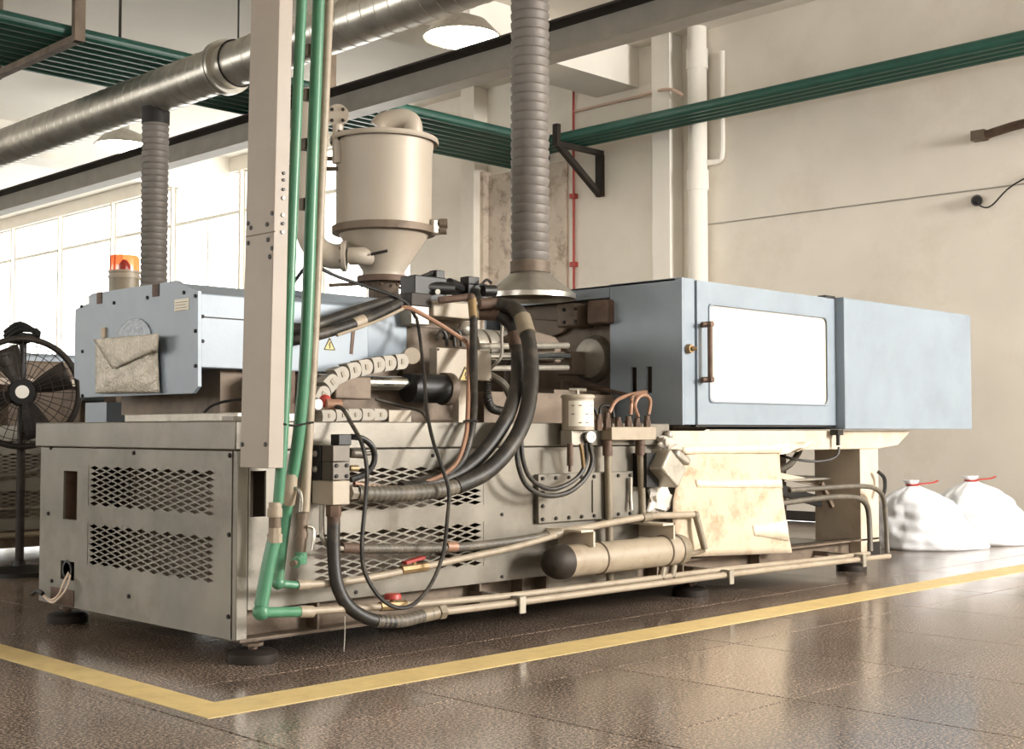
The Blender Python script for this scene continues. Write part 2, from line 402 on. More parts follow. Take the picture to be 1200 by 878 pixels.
tag(G().tube([wallp(830, 263, 12.44), wallp(1000, 241, 12.44), wallp(1187, 217, 12.44), wallp(1320, 200, 12.44)], .008, 6, 3).build('wall_cable', 'grey_paint'), 'thin grey cable running straight along the end wall', 'cable')
sk = thing('socket_cord', 'short dark cord looping from a small round socket on the end wall', 'cord', wallp(1145, 235))
G().cyl(wallp(1145, 235, XW), wallp(1145, 235, 12.38), .06, .045, 12).build('socket', 'black', sk)
G().tube([wallp(1145, 236, 12.37), wallp(1150, 242, 12.38), wallp(1162, 241, 12.40), wallp(1187, 217, 12.42), wallp(1240, 190, 12.43)], .008, 6, 5).build('cord', 'black', sk)
st = thing('pipe_stub', 'rusty pipe stub on a wall bracket above the dark cord', 'pipe', wallp(1152, 160))
G().tube([wallp(1152, 160, 12.40), wallp(1187, 148, 12.3), wallp(1300, 120, 12.0)], .045, 10, 2).build('pipe', 'rust', st)
G().box(12.34, XW, wallp(1152, 160).y - .06, wallp(1152, 160).y + .08, wallp(1152, 160).z - .05, wallp(1152, 160).z + .05).build('bracket', 'cast', st)

# green pipe runs: a wide bank under the ceiling, the first four turn along the end wall
for i in range(9):
    y = 11.12 + .165 * i; z = 4.65
    if i < 4:
        x = 11.70 + .135 * i
        pts = [(-5.9, y, z), (x - .2, y, z), (x - .06, y - .06, z + .0), (x, y - .2, z + .0), (x, -5.9, z)]
        o = G().tube(pts, .058, 10, 1).build('green_overhead_pipe', 'green_dark')
        tag(o, 'green overhead pipe that crosses the hall and turns along the end wall', 'pipe', 'green overhead pipes turning along the wall')
    else:
        o = G().cyl((-5.9, y, z), (XW - .01 if y < 12.9 else 12.17, y, z), .058, n=10).build('green_overhead_pipe', 'green_dark')
        tag(o, 'green overhead pipe that crosses the hall straight into the end wall', 'pipe', 'green overhead pipes ending at the wall')
bk = PX(705, 158, XW)
br = thing('pipe_bracket', 'triangular steel wall bracket carrying the green pipes', 'bracket', bk)
G().box(11.57, XW, bk.y - .04, bk.y + .04, 4.53, 4.59).build('arm', 'cast_dark', br)
G().box(XW - .07, XW, bk.y - .05, bk.y + .05, 4.0, 4.53).build('wall_plate', 'cast_dark', br)
G().beam((11.61, bk.y, 4.56), (XW - .04, bk.y, 4.02), .07, .07).build('brace', 'cast_dark', br)
G().box(11.57, 11.635, bk.y - .04, bk.y + .04, 4.59, 4.80).build('end_stop', 'cast_dark', br)
hg = thing('pipe_hanger', 'grey angle-steel hanger under the bank of green pipes', 'hanger', (5.4, 10.98, 4.5))
G().box(5.36, 5.44, 10.95, 12.75, 4.53, 4.592).build('crossbar', 'cast', hg)
G().box(5.35, 5.45, 10.93, 11.0, 4.53, ZC).build('hanger_post', 'cast', hg)
G().box(5.35, 5.45, 12.70, 12.77, 4.53, ZC).build('hanger_post', 'cast', hg)

G().cyl((5.89, 11.12, 4.708), (5.89, 11.12, ZC), .014, n=8).build('hanger_rod', 'cast_dark', hg)
# galvanised spiral duct and the flexible hoses that drop from it
DX, DZ, DR = 6.0, 4.11, .185
du = thing('spiral_duct', 'large galvanised spiral duct hung across the hall', 'duct', (DX, 9, DZ))
def ductpart(y0, y1, r, p):
    prof = []; t = 0; L = y1 - y0
    while t < L - .16:
        prof += [(r, t), (r, t + .142), (r + .004, t + .146), (r + .004, t + .152)]; t += .156
    prof.append((r, L)); return G().lathe(prof, (DX, y0, DZ), (0, 1, 0), 32).build('duct_section', 'zinc', p)
ductpart(-5.9, 4.6, DR, du); ductpart(4.6, 9.42, DR, du); ductpart(9.5, 30, DR + .01, du)
for y in (4.6, 9.46):
    f = G().lathe([(DR, 0), (DR + .05, 0), (DR + .05, .035), (DR, .035)], (DX, y - .05, DZ), (0, 1, 0), 32).build('flange', 'zinc', du)
    G().lathe([(DR, 0), (DR + .05, 0), (DR + .05, .035), (DR, .035)], (DX, y + .0, DZ), (0, 1, 0), 32).build('flange', 'zinc', du)
for y in (2.5, 9.28, 14.5, 20):
    G().ring((DX, y, DZ), (0, 1, 0), DR + .012, .008, 32, 6).build('hanger_band', 'dark', du)
    G().cyl((DX, y, DZ + DR), (DX, y, ZC), .008, n=6).build('hanger_wire', 'dark', du)
def flex_hose(name, label, x, y, z0, z1, r, hood):
    t = thing(name, label, 'exhaust hose', (x, y, z0))
    prof = []; z = 0; H = z1 - z0; p = .058
    while z < H: prof += [(r * .955, z), (r * 1.0, z + p * .25), (r * 1.04, z + p * .6), (r * 1.04, z + p * .8)]; z += p
    G().lathe(prof, (x, y, z0), (0, 0, 1), 28).build('hose', 'flex', t)
    G().cyl((x, y, z0 - .02), (x, y, z0 + .05), r * 1.07, n=28).build('clamp_band', 'cast', t)
    G().cyl((x, y, DZ - DR - .12), (x, y, DZ - DR + .03), r * 1.06, n=28).build('branch_collar', 'dark', t)
    if hood:
        g = G().lathe([(r, .03), (r, -.02), (hood, -.155), (hood, -.185), (hood - .008, -.185), (hood - .01, -.155), (r - .01, -.02), (r - .01, .03)], (x, y, z0), (0, 0, 1), 40, False)
        g.build('hood', 'zinc', t)
        G().beam((x - .72 * r, y - .72 * r, z0 - .02), (x - .71 * hood, y - .71 * hood, z0 - .155), .012, .004).build('hood_seam', 'zinc', t)
    return t
flex_hose('flexible_hose', 'thick ribbed grey exhaust hose ending in a metal hood over the nozzle', 5.76, 5.6, 2.005, 3.93, .118, .285)
flex_hose('flexible_hose', 'ribbed grey exhaust hose dropping behind the blue cover beside the amber beacon', DX - .02, 10.6, 1.7, 3.9, .118, .25)
# steel channel, lamps
cb = thing('steel_channel', 'long grey steel channel beam running below the ceiling past the lamps', 'beam', (8.1, 10, 4.24))
G().box(8.23, 8.25, -5.9, 31.9, 4.265, 4.535).build('web', 'grey_paint', cb)
G().box(8.04, 8.25, -5.9, 31.9, 4.245, 4.265).build('flange', 'grey_paint', cb)
G().box(8.04, 8.25, -5.9, 31.9, 4.535, 4.555).build('flange', 'cast_dark', cb)
for y in (3, 10.96, 22): G().box(8.20, 8.28, y - .04, y + .04, 4.555, ZC).build('hanger_post', 'cast', cb)
def lamp(x, y, z, lab):
    t = thing('high_bay_lamp', lab, 'lamp', (x, y, z))
    G().lathe([(.40, 0), (.41, .01), (.26, .17), (.09, .24), (.085, .24), (.25, .16), (.395, .01)], (x, y, z), (0, 0, 1), 32, False).build('reflector', 'alu', t)
    G().lathe([(.085, .22), (.085, .42), (.05, .46)], (x, y, z), (0, 0, 1), 20).build('housing', 'grey_paint', t)
    G().lathe([(.37, .02), (.28, -.04), (.14, -.07), (.0, -.08)], (x, y, z), (0, 0, 1), 28, False).build('diffuser', 'lamp_glow', t)
    G().cyl((x, y, z + .45), (x, y, ZC - .002), .012, n=8).build('stem', 'dark', t)
lamp(9.0, 9.74, 5.08, 'glaring round ceiling lamp beside the ribbed hose with the hood')
lamp(9.0, 16.85, 5.06, 'glaring round ceiling lamp behind the hose beside the amber beacon')
# ================================================================== the moulding machine
YS, XE = 4.70, 3.05
M = thing('injection_molding_machine', 'large blue and grey injection moulding machine with hoses along its side', 'machine', (5.8, 5.6, 0))
# ---- base
G().box(3.28, 5.9, 4.92, 6.36, .16, .93).build('oil_tank', 'cast', M)
G().box(XE - .02, 5.98, YS - .02, 6.57, .918, 1.042).build('base_cap', 'steel', M, bevel=.006)
vz = [(.628, .832), (.338, .546)]
py0, py1 = PX(253, 600, XE).y, PX(103, 600, XE).y
sock = (PX(90, 600, XE).y, PX(74, 600, XE).y, PX(80, 609, XE).z, PX(80, 552, XE).z)
hole = (PX(87, 668, XE).y, PX(71, 668, XE).y, PX(80, 680, XE).z, PX(80, 658, XE).z)
ep = holed('X', XE, .012, 4.735, 6.505, .115, .913, [(py0, py1, a, b) for a, b in vz] + [sock, hole]).build('end_panel', 'steel', M)
for a, b in vz: vent('X', XE + .002, .004, py0, py1, a, b).build('vent_mesh', 'steel', ep)
G().box(XE + .004, XE + .06, 4.70, 4.733, .115, .917).build('corner_post', 'steel', M, bevel=.003)
G().box(XE + .004, XE + .06, 6.507, 6.555, .115, .917).build('corner_post', 'steel', M, bevel=.003)
for px, py in ((60, 525), (157, 531), (271, 534), (57, 602), (270, 627), (61, 681), (151, 699), (268, 723)):
    p = PX(px, py, XE); bolt(ep, (XE, min(max(p.y, 4.75), 6.49), p.z), (-1, 0, 0), .010, .008)
g = G(); g.box(XE + .012, XE + .14, sock[0] - .01, sock[0], sock[2], sock[3]).box(XE + .012, XE + .14, sock[1], sock[1] + .01, sock[2], sock[3]).box(XE + .14, XE + .15, sock[0] - .01, sock[1] + .01, sock[2], sock[3]).box(XE + .012, XE + .14, sock[0], sock[1], sock[2] - .01, sock[2])
rc = g.build('socket_recess', 'rust', M)
c = PX(87, 584, XE + .07); G().box(XE + .06, XE + .14, sock[0] + .005, sock[0] + .08, c.z - .075, c.z + .075).build('isolator_switch', 'pipe_beige', M, bevel=.006)
c = PX(88, 582, XE + .05); G().box(XE + .045, XE + .06, sock[0] + .02, sock[0] + .05, c.z - .035, c.z + .03).build('switch_lever', 'rust', M)
c = PX(79, 668, XE); G().lathe([(.05, -.004), (.05, .02), (.036, .02), (.036, -.004)], (XE, c.y, c.z), (1, 0, 0), 24).build('cable_bush', 'black', M)
G().box(XE - .004, XE, PX(87, 695, XE).y, PX(60, 695, XE).y, .118, .20).build('label_plate', 'rust', M)
for k, pts in enumerate((((82, 668, 3.06), (76, 680, 3.02), (68, 698, 3.0), (58, 703, 3.0), (48, 694, 3.0)), ((83, 670, 3.06), (80, 684, 3.02), (73, 697, 3.0), (61, 706, 2.99), (50, 697, 3.0)))):
    G().tube([PX(*p) for p in pts], .006, 6, 6).build('loose_wire', 'wire_white', M)
G().tube([PX(50, 696, 2.99), PX(44, 693, 2.99), PX(38, 697, 2.99)], .012, 6, 4).build('wire_connector', 'black', M)
# long side panel
sx0, sx1 = PY(365, 600, YS).x, PY(567, 600, YS).x
sx0u = PY(388, 580, YS).x
shade_opening = (XE + .07, PY(312, 560, YS).x, PY(300, 606, YS).z, PY(300, 552, YS).z)  # cut-out standing in for shade and dirt below the trunking
sp = holed('Y', YS, .012, XE + .062, 5.92, .238, .913, [(sx0u, sx1, .628, .832), (sx0, sx1, .325, .546), shade_opening]).build('side_panel', 'steel', M)
vent('Y', YS + .002, .004, sx0u, sx1, .628, .832).build('vent_mesh', 'steel', sp); vent('Y', YS + .002, .004, sx0, sx1, .325, .546).build('vent_mesh', 'steel', sp)
for px, py in ((588, 603), (588, 676), (417, 694), (507, 534), (588, 532)): p = PY(px, py, YS); bolt(sp, (p.x, YS, p.z), (0, -1, 0), .009, .007)
G().box(XE + .062, 5.93, 6.535, 6.547, .115, .915).build('back_panel', 'steel', M)
# inspection cover with its ring of bolts
ix0, ix1 = PY(631, 580, YS - .03).x, PY(742, 580, YS - .03).x; iz0, iz1 = PY(631, 614, YS - .03).z, PY(631, 556, YS - .03).z
ic = G().box(ix0, ix1, YS - .03, YS, iz0, iz1).build('inspection_cover', 'steel', M, bevel=.004)
for k in range(8): x = ix0 + .03 + (ix1 - ix0 - .06) * k / 7; bolt(ic, (x, YS - .03, iz0 + .022), (0, -1, 0), .010, .010, 'cast_dark'); bolt(ic, (x, YS - .03, iz1 - .022), (0, -1, 0), .010, .010, 'cast_dark')
for z in (iz0 + .09, iz0 + .16): bolt(ic, (ix0 + .03, YS - .03, z), (0, -1, 0), .010, .010, 'cast_dark'); bolt(ic, (ix1 - .03, YS - .03, z), (0, -1, 0), .010, .010, 'cast_dark')
G().box(ix0 + .42, ix0 + .47, YS - .038, YS - .03, iz0 + .04, iz1 - .04).build('level_gauge', 'steel', M)
# bottom frame
fr = G().box(XE + .1, 8.43, 4.80, 4.83, .115, .238).box(XE + .03, 8.43, 4.71, 4.83, .102, .115).box(5.95, 8.43, 4.71, 4.83, .226, .238)
fr.box(XE + .1, 8.43, 6.4, 6.43, .115, .238).box(XE + .1, 8.43, 6.4, 6.52, .102, .115)
fr.build('bottom_frame', 'cast', M)
for px in (283, 372, 562, 612, 640, 770, 800, 890): x = max(PY(px, 690, 4.72).x, XE + .05); G().box(x, x + .012, 4.72, 4.80, .115, .236).build('frame_rib', 'cast', M)
G().box(5.0, 5.75, 4.73, 4.742, .118, .236).build('frame_plate', 'steel', M)
G().box(5.95, 8.2, 4.84, 6.38, .20, .215).build('drip_tray', 'steel', M)
G().box(XE + .06, 8.2, 4.84, 6.4, .104, .115).build('floor_plate', 'cast', M)
def foot(x, y):
    f = G().lathe([(.105, 0), (.108, .008), (.108, .038), (.095, .05), (.06, .055)], (x, y, 0), (0, 0, 1), 28).build('levelling_foot', 'cast_dark', M)
    G().lathe([(.02, .05), (.02, .104)], (x, y, 0), (0, 0, 1), 12).build('stud', 'rust', f)
    G().lathe([(.045, .07), (.045, .084), (.034, .085), (.034, .1)], (x, y, 0), (0, 0, 1), 6).build('nut', 'cast', f)
for x, y in ((3.20, 4.79), (3.17, 6.46), (6.35, 4.82), (8.30, 4.86), (8.30, 6.35)): foot(x, y)
G().box(XE + .03, XE + .3, 4.71, 4.9, .1, .104).build('foot_plate', 'cast', M)
# ---- clamp bed, legs
bz0, bz1 = .872, 1.0
bed = G(); bp = [(5.78, YS + .01, bz0), (8.44, YS + .01, bz0), (8.72, YS + .01, .895), (8.92, YS + .01, bz1), (5.78, YS + .01, bz1)]
bed.prism(bp, (0, .16, 0)).build('bed_rail', 'cream', M, bevel=.005)
G().prism([(p[0], 6.25, p[2]) for p in bp], (0, .16, 0)).build('bed_rail', 'cream', M)
G().box(5.85, 8.4, 4.88, 6.25, .95, .985).build('bed_plate', 'cast', M)
for y0, y1 in ((YS + .01, 5.08), (6.03, 6.4)):
    lg = G().box(8.18, 8.43, y0, y1, .115, .871).build('leg', 'cream', M, bevel=.004)
    G().box(8.26, 8.432, y0 - .004, y0, .115, .21).build('leg_plate', 'black', lg)
# ---- clamp guard
gx = 6.13; gz0, gz1 = 1.036, 1.915
sl = []
for a, b in ((739, 746), (757, 764)): sl.append((PX(b, 440, gx).y, PX(a, 440, gx).y, PX(750, 461, gx).z, PX(750, 430, gx).z))
ye = PX(715, 400, gx).y
ge = holed('X', gx, .02, YS, ye, gz0, gz1, sl).build('guard_end_panel', 'blue', M)
G().box(gx, gx + .02, ye + .004, 6.4, PX(700, 350, gx).z, gz1 - .004).build('guard_lintel', 'blue', M)
G().box(gx + .02, gx + .125, YS, YS + .03, gz0, gz1).build('guard_frame', 'blue', M, bevel=.003)
G().box(gx + .0, 7.83, YS + .05, 6.42, gz1 - .015, gz1 - .004).build('guard_roof', 'blue', M)
G().box(gx + .02, 7.83, 6.40, 6.42, gz0, gz1 - .016).build('guard_back_panel', 'blue', M)
G().box(gx + .13, 7.83, YS + .0, YS + .04, gz0 - .012, gz0).build('door_track', 'black', M)
dx0, dx1 = gx + .133, 7.90
w0 = PY(831, 410, YS - .012); w1 = PY(969, 410, YS - .012)
wz0 = (PY(831, 470, YS).z + PY(968, 476, YS).z) / 2; wz1 = (PY(831, 357, YS).z + PY(968, 373, YS).z) / 2
dr = holed('Y', YS - .012, .03, dx0, dx1, gz0 + .002, gz1 - .008, [(w0.x, w1.x, wz0, wz1)]).build('guard_door', 'blue', M)
def rrect(x0, x1, z0, z1, r, y, n=6):
    P = []
    for cx, cz, a0 in ((x1 - r, z1 - r, 0), (x0 + r, z1 - r, 90), (x0 + r, z0 + r, 180), (x1 - r, z0 + r, 270)):
        for i in range(n + 1): a = math.radians(a0 + 90 * i / n); P.append((cx + r * math.cos(a), y, cz + r * math.sin(a)))
    return P
G().box(w0.x, w1.x, YS - .006, YS + .004, wz0, wz1).build('door_window', 'poly', dr)
A = rrect(w0.x - .006, w1.x + .006, wz0 - .006, wz1 + .006, .03, YS - .016); B = rrect(w0.x + .004, w1.x - .004, wz0 + .004, wz1 - .004, .045, YS - .016)
n = len(A); G().add(A + B, [(i, (i + 1) % n, n + (i + 1) % n, n + i) for i in range(n)]).build('window_gasket', 'blue', dr, solid=.006)
hA, hB = PY(832, 380, YS - .07), PY(833, 445, YS - .07)
hd = G().cyl((hA.x, YS - .07, hB.z), (hA.x, YS - .07, hA.z), .016, n=14).build('door_handle', 'rust', dr)
for p in (hA, hB):
    G().cyl((hA.x, YS - .088, p.z), (hA.x, YS - .012, p.z), .018, n=14).cyl((hA.x - .05, YS - .05, p.z), (hA.x, YS - .06, p.z), .012, n=10).build('handle_mount', 'rust', dr)
p = PY(806, 409, YS); G().cyl((p.x, YS - .004, p.z), (p.x, YS - .03, p.z), .03, .026, 16).cyl((p.x, YS - .03, p.z), (p.x + .02, YS - .055, p.z), .014, .012, 12).build('door_lock', 'brass', M)
# ---- rear guard (tail housing)
hx0, hx1 = PY(990, 420, 4.62).x, PY(1138, 420, 4.62).x
G().box(hx0 + .004, hx1, 4.62, 4.632, 1.012, 1.905).build('tail_cover', 'blue', M, bevel=.004)
G().box(hx0 - .002, hx0 + .012, 4.622, 6.4, 1.012, 1.915).build('tail_end_plate', 'blue', M)
G().box(hx0 + .012, hx1, 4.632, 6.4, 1.9, 1.912).build('tail_roof', 'blue', M)
G().box(hx1 - .012, hx1, 4.632, 6.4, 1.012, 1.9).build('tail_end_panel', 'blue', M)
G().box(hx0 + .012, hx1 - .012, 6.39, 6.4, 1.012, 1.9).build('tail_back_panel', 'blue', M)
G().box(hx0 + .012, hx1 - .012, 4.632, 6.38, 1.012, 1.02).build('tail_floor', 'blue', M)
p = PY(970, 350, YS - .01); G().box(p.x - .03, hx0 - .003, YS - .012, YS + .05, 1.905, 1.925).build('door_stop', 'black', M)
p = PY(982, 505, 4.66); G().box(p.x - .05, p.x + .02, 4.63, 4.69, .97, 1.008).cyl((p.x, 4.66, .9), (p.x, 4.66, .97), .014, n=10).build('limit_switch', 'black', M)
G().tube(T([(983, 524, 4.66), (982, 532, 4.66), (974, 538, 4.68), (955, 541, 4.72), (930, 538, 4.8), (912, 533, 4.9)]), .009, 8).build('switch_cable', 'rubber', M)
# ---- fixed platen, tie-bar bosses, nozzle
G().box(6.24, 6.6, 4.86, 6.36, 1.0, 1.86).build('fixed_platen', 'cast', M, bevel=.02)
q = PX(693, 420, 6.2); G().lathe([(.15, 0), (.15, .02), (.125, .06), (.07, .075)], (6.24, q.y, q.z), (-1, 0, 0), 28).build('nozzle_boss', 'alu', M)
q = PX(672, 425, 6.1); G().box(6.05, 6.24, q.y - .04, q.y + .1, q.z - .08, q.z + .07).build('nozzle_block', 'cast', M, bevel=.01)
G().box(5.7, 6.12, 5.34, 6.2, 1.043, 1.25).build('darkening_block', 'cast', M)  # block added to darken the space under the platen
q = PX(620, 372, 6.0); G().prism([(6.2, q.y - .22, q.z - .03), (6.2, q.y + .2, q.z + .02), (6.2, q.y + .2, q.z - .16), (6.2, q.y - .1, q.z - .10)], (.03, 0, 0)).build('platen_rib', 'cast', M, bevel=.008)
for px, py in ((668, 370), (704, 366)):
    q = PX(px, py, 6.1); G().box(6.06, 6.24, q.y - .085, q.y + .085, q.z - .075, q.z + .075).build('tie_bar_nut', 'rust' if px > 690 else 'cast', M, bevel=.015)
q = PX(668, 370, 6.06)
for dy in (-.05, .05):
    for dz in (-.04, .04): bolt(M, (6.06, q.y + dy, q.z + dz), (-1, 0, 0), .012, .012, 'cast_dark')
G().tube([PX(672, 452, 6.1), PX(700, 455, 6.1), PX(735, 463, 6.12)], .012, 8, 3).build('sensor_rod', 'rust', M)
q = PX(660, 452, 6.1); G().obox(q, (.1, .06, .06)).build('sensor_block', 'cast', M, bevel=.006)
# barrel, carriage
BY, BZ = 5.62, 1.50
G().box(4.46, 4.98, 5.27, 6.05, 1.042, 1.60).build('injection_carriage', 'cast', M, bevel=.02)
G().lathe([(.13, 0), (.13, .12), (.095, .13), (.095, .62), (.07, .64), (.07, .92), (.04, 1.0), (.03, 1.12)], (4.98, BY, BZ), (1, 0, 0), 28).build('barrel', 'cast', M)
for k in range(5):
    G().lathe([(.112, 0), (.112, .08)], (5.14 + .1 * k, BY, BZ), (1, 0, 0), 28).build('heater_band', 'alu', M)
g = G(); a = PY(606, 390, 5.4); b = PY(655, 425, 5.4)
g.prism([(a.x, 5.38, b.z), (a.x, 5.38, a.z - .02), (a.x + .12, 5.38, a.z + .02), (b.x - .05, 5.38, a.z - .01), (b.x, 5.38, a.z - .05), (b.x, 5.38, b.z)], (0, .3, 0)).build('nozzle_guard', 'cast', M, bevel=.008)
for py, r in ((406, .018), (418, .024), (432, .016)): a = PY(560, py, 5.15); b = PY(665, py - 1, 5.3); G().cyl(a, b, r, n=14).build('guide_rod', 'alu' if py != 418 else 'chrome', M)
G().box(5.0, 6.2, 6.28, 6.32, 1.045, 1.5).build('far_light_blocker', 'cast', M)  # panel added to block light coming through from the far side
G().box(4.98, 6.1, 5.2, 5.32, 1.045, 1.22).build('carriage_rail', 'cast', M)
G().box(4.2, 6.2, 5.9, 6.0, 1.045, 1.2).build('carriage_rail', 'cast', M)
# carriage cylinder (low, black, chrome rod)
a = PY(372, 452, 4.98); b = PY(478, 450, 4.98); c2 = PY(522, 452, 4.98)
G().cyl((a.x, 4.98, b.z), (b.x, 4.98, b.z), .034, n=18).build('piston_rod', 'chrome', M)
G().cyl((b.x, 4.98, b.z - .02), (c2.x, 4.98, b.z - .02), .075, n=22).build('carriage_cylinder', 'black', M)
G().lathe([(.085, 0), (.085, .05)], (c2.x - .02, 4.98, b.z - .02), (1, 0, 0), 22).build('cylinder_flange', 'cast', M)
q = PY(405, 456, 4.98); G().box(q.x - .10, q.x + .12, 4.93, 5.03, q.z - .05, q.z + .06).build('rod_bracket', 'cast', M, bevel=.008)
G().box(3.7, 4.46, 5.1, 5.14, 1.045, 1.28).build('carriage_plate', 'cast', M)
# ---- rear blue cover
FX = 3.15
poly = [(88, 363), (97, 358), (104, 356), (104, 347), (108, 344), (207, 329), (213, 333), (232, 341), (232, 453), (226, 461), (94, 466), (93, 446), (87, 443)]
P = [PX(a, b, FX) for a, b in poly]
fp = G().prism(P, (.018, 0, 0)).build('rear_cover_plate', 'blue', M)
for px, py in ((96, 359), (134, 355), (173, 349), (216, 343), (229.5, 347), (229.5, 388), (229.5, 429), (97, 412), (97, 464)): bolt(fp, PX(px, py, FX), (-1, 0, 0), .009, .008)
P2 = [(FX + .018, p.y, p.z) for p in (PX(106, 352, FX), PX(110, 346.5, FX), PX(206, 331.5, FX), PX(212, 335, FX), PX(231, 343, FX), PX(231, 431, FX), PX(95, 436, FX), PX(90, 365, FX))]
rcv = G().prism(P2, (.98, 0, 0)).build('rear_cover', 'blue', M, bevel=.006)
ysd = P2[4][1]
for py in (373, 398): z = PY(258, py, ysd).z; G().box(FX + .02, 4.1, ysd - .004, ysd, z - .003, z + .003).build('cover_seam', 'cast_dark', rcv)
for px, py in ((237, 371), (237, 400)): p = PY(px, py, ysd); bolt(rcv, (p.x, ysd, p.z), (0, -1, 0), .009, .008)
q0, q1 = PX(221, 349, FX - .003), PX(204, 365, FX - .003)
lb = G().box(FX - .002, FX, q0.y + .0, q1.y, q1.z, q0.z).build('data_label', 'paper', fp)
for k in range(4): z = q0.z - .014 - .013 * k; G().box(FX - .003, FX - .002, q0.y + .015 + .01 * (k % 2), q1.y - .01, z - .003, z).build('print_line', 'print', lb)
for px, py, w in ((116, 348, .05), (182, 339, .06)):
    q = PX(px, py, FX - .004); G().box(FX - .004, FX, q.y - w / 2, q.y + w / 2, q.z - .035, q.z + .025).build('rust_patch', 'rust', fp)
q = PX(155, 400, FX - .012); g = G().lathe([(.172, 0), (.172, .008), (.15, .012), (.0, .013)], (FX, q.y, q.z), (-1, 0, 0), 36, False)
g.v = [(x, y, q.z + (z - q.z) * .66) for x, y, z in g.v]; g.build('foil_cover', 'foil', fp)
q = PX(121, 391, FX - .01); G().box(FX - .012, FX, q.y - .02, q.y + .02, q.z - .02, q.z + .03).build('tape_tab', 'board', fp)
# support under the cover
G().box(3.32, 4.4, 5.26, 6.2, 1.082, 1.34).build('injection_support', 'cast', M)
a = PX(146, 489, 3.2); b = PX(278, 484, 3.2); G().box(3.2, 3.9, b.y, a.y, 1.043, 1.082).build('support_plate', 'alu', M, bevel=.004)
a = PX(100, 480, 3.5); G().box(3.5, 3.9, a.y - .25, a.y, 1.043, 1.16).build('support_block', 'blue', M)
a = PY(202, 495, 4.70); G().box(3.04, 3.34, 4.72, 4.80, 1.043, 1.062).build('cap_strip', 'steel', M)
G().box(3.5, 3.56, 5.0, 5.28, 1.043, 1.28).build('support_post', 'rust', M)
G().box(3.35, 3.42, 4.86, 4.98, 1.043, 1.17).build('junction_plate', 'grey_paint', M)
G().tube([PX(236, 488, 3.22), PX(246, 477, 3.25), PX(262, 471, 3.3), PX(284, 468, 3.35)], .007, 6).build('thin_cable', 'black', M)
# injection-cylinder cover (blue, rounded)
g = G(); cy, cz, ry, rz = 5.52, 1.50, .30, .215
prof = []
for i in range(32):
    a = 2 * math.pi * i / 32; ca, sa = math.cos(a), math.sin(a); e = .55
    prof.append((math.copysign(abs(ca) ** e, ca) * ry, math.copysign(abs(sa) ** e, sa) * rz))
g.prism([(3.80, cy + p, cz + q) for p, q in prof], (.64, 0, 0)).build('cylinder_cover', 'blue', M, bevel=.012, angle=50)
def tri_sign(parent, c, u, w, nrm, s):
    c = Vector(c); u = Vector(u); w = Vector(w); nrm = Vector(nrm)
    pts = [c - u * s * .5 - w * s * .43, c + u * s * .5 - w * s * .43, c + w * s * .43]
    o = G().prism(pts, nrm * .002).build('warning_sign', 'sign_yellow', parent)
    k = c - w * s * .13
    g = G()
    for i in range(3):
        a = pts[i].lerp(k, .12) + nrm * .002; b = pts[(i + 1) % 3].lerp(k, .12) + nrm * .002
        g.beam(a, b, s * .06, .002, up=nrm)
    g.beam(k + w * s * .24 + u * s * .05 + nrm * .0025, k - u * s * .04 + nrm * .0025, s * .07, .002, up=nrm).beam(k + u * s * .05 + nrm * .0025, k - w * s * .17 + nrm * .0025, s * .07, .002, up=nrm)
    g.build('warning_symbol', 'ink', parent if parent.name == 'x' else o)
    return o
q = PY(386, 403, ysd - .003); tri_sign(M, q, (1, 0, 0), (0, 0, 1), (0, -1, 0), .075)
q = PY(413, 398, ysd - .004); G().obox(q, (.02, .006, .15), Matrix.Rotation(.12, 3, 'Y')).build('rust_streak', 'rust', M)
# ---- cable carriers (linked chains)
def carrier(pts, w, h, n):
    P = T(pts); C = []
    Q = []
    for i in range(len(P) - 1):
        p0 = P[max(i - 1, 0)]; p1 = P[i]; p2 = P[i + 1]; p3 = P[min(i + 2, len(P) - 1)]
        for k in range(12):
            t = k / 12; Q.append(.5 * ((2 * p1) + (p2 - p0) * t + (2 * p0 - 5 * p1 + 4 * p2 - p3) * t * t + (3 * p1 - p0 - 3 * p2 + p3) * t ** 3))
    Q.append(P[-1]); D = [0]
    for i in range(1, len(Q)): D.append(D[-1] + (Q[i] - Q[i - 1]).length)
    def at(d):
        for i in range(1, len(Q)):
            if D[i] >= d: return Q[i - 1].lerp(Q[i], (d - D[i - 1]) / (D[i] - D[i - 1] + 1e-9))
        return Q[-1]
    par = bpy.data.objects.new('cable_carrier', None); COL.objects.link(par); adopt(par, M); LOC[par.name] = Vector((0, 0, 0))
    for i in range(n):
        a = at(D[-1] * i / n); b = at(D[-1] * (i + 1) / n); d = (b - a); a = a - d * .1
        x = d.normalized(); y = Vector((0, 1, 0)); z = x.cross(y)
        L = d.length * 1.12; m = 8; poly = []
        for k in range(m + 1): t = -math.pi / 2 + math.pi * k / m; poly.append(a + x * (L - h * .5 + math.cos(t) * h * .5) + z * math.sin(t) * h * .5 + Vector((0, -.004 * (i % 2), 0)))
        for k in range(m + 1): t = math.pi / 2 - math.pi * k / m; poly.append(a + x * (h * .18 * math.cos(t)) + z * math.sin(t) * h * .5 + Vector((0, -.004 * (i % 2), 0)))
        lk = G().prism(poly, (0, w, 0)).build('chain_link', 'chain', par)
        c = a + x * L * .55; G().obox(c + Vector((0, -.002 - .004 * (i % 2), 0)), (h * .22, .004, h * .36), Matrix((x, y, z)).transposed()).build('link_slot', 'pipe_drab', lk)
carrier([(376, 470, 4.9), (385, 452, 4.9), (402, 438, 4.9), (440, 428, 4.9), (478, 423, 4.9)], .07, .075, 8)
carrier([(378, 488, 4.84), (415, 486, 4.84), (454, 486, 4.84)], .07, .055, 5)
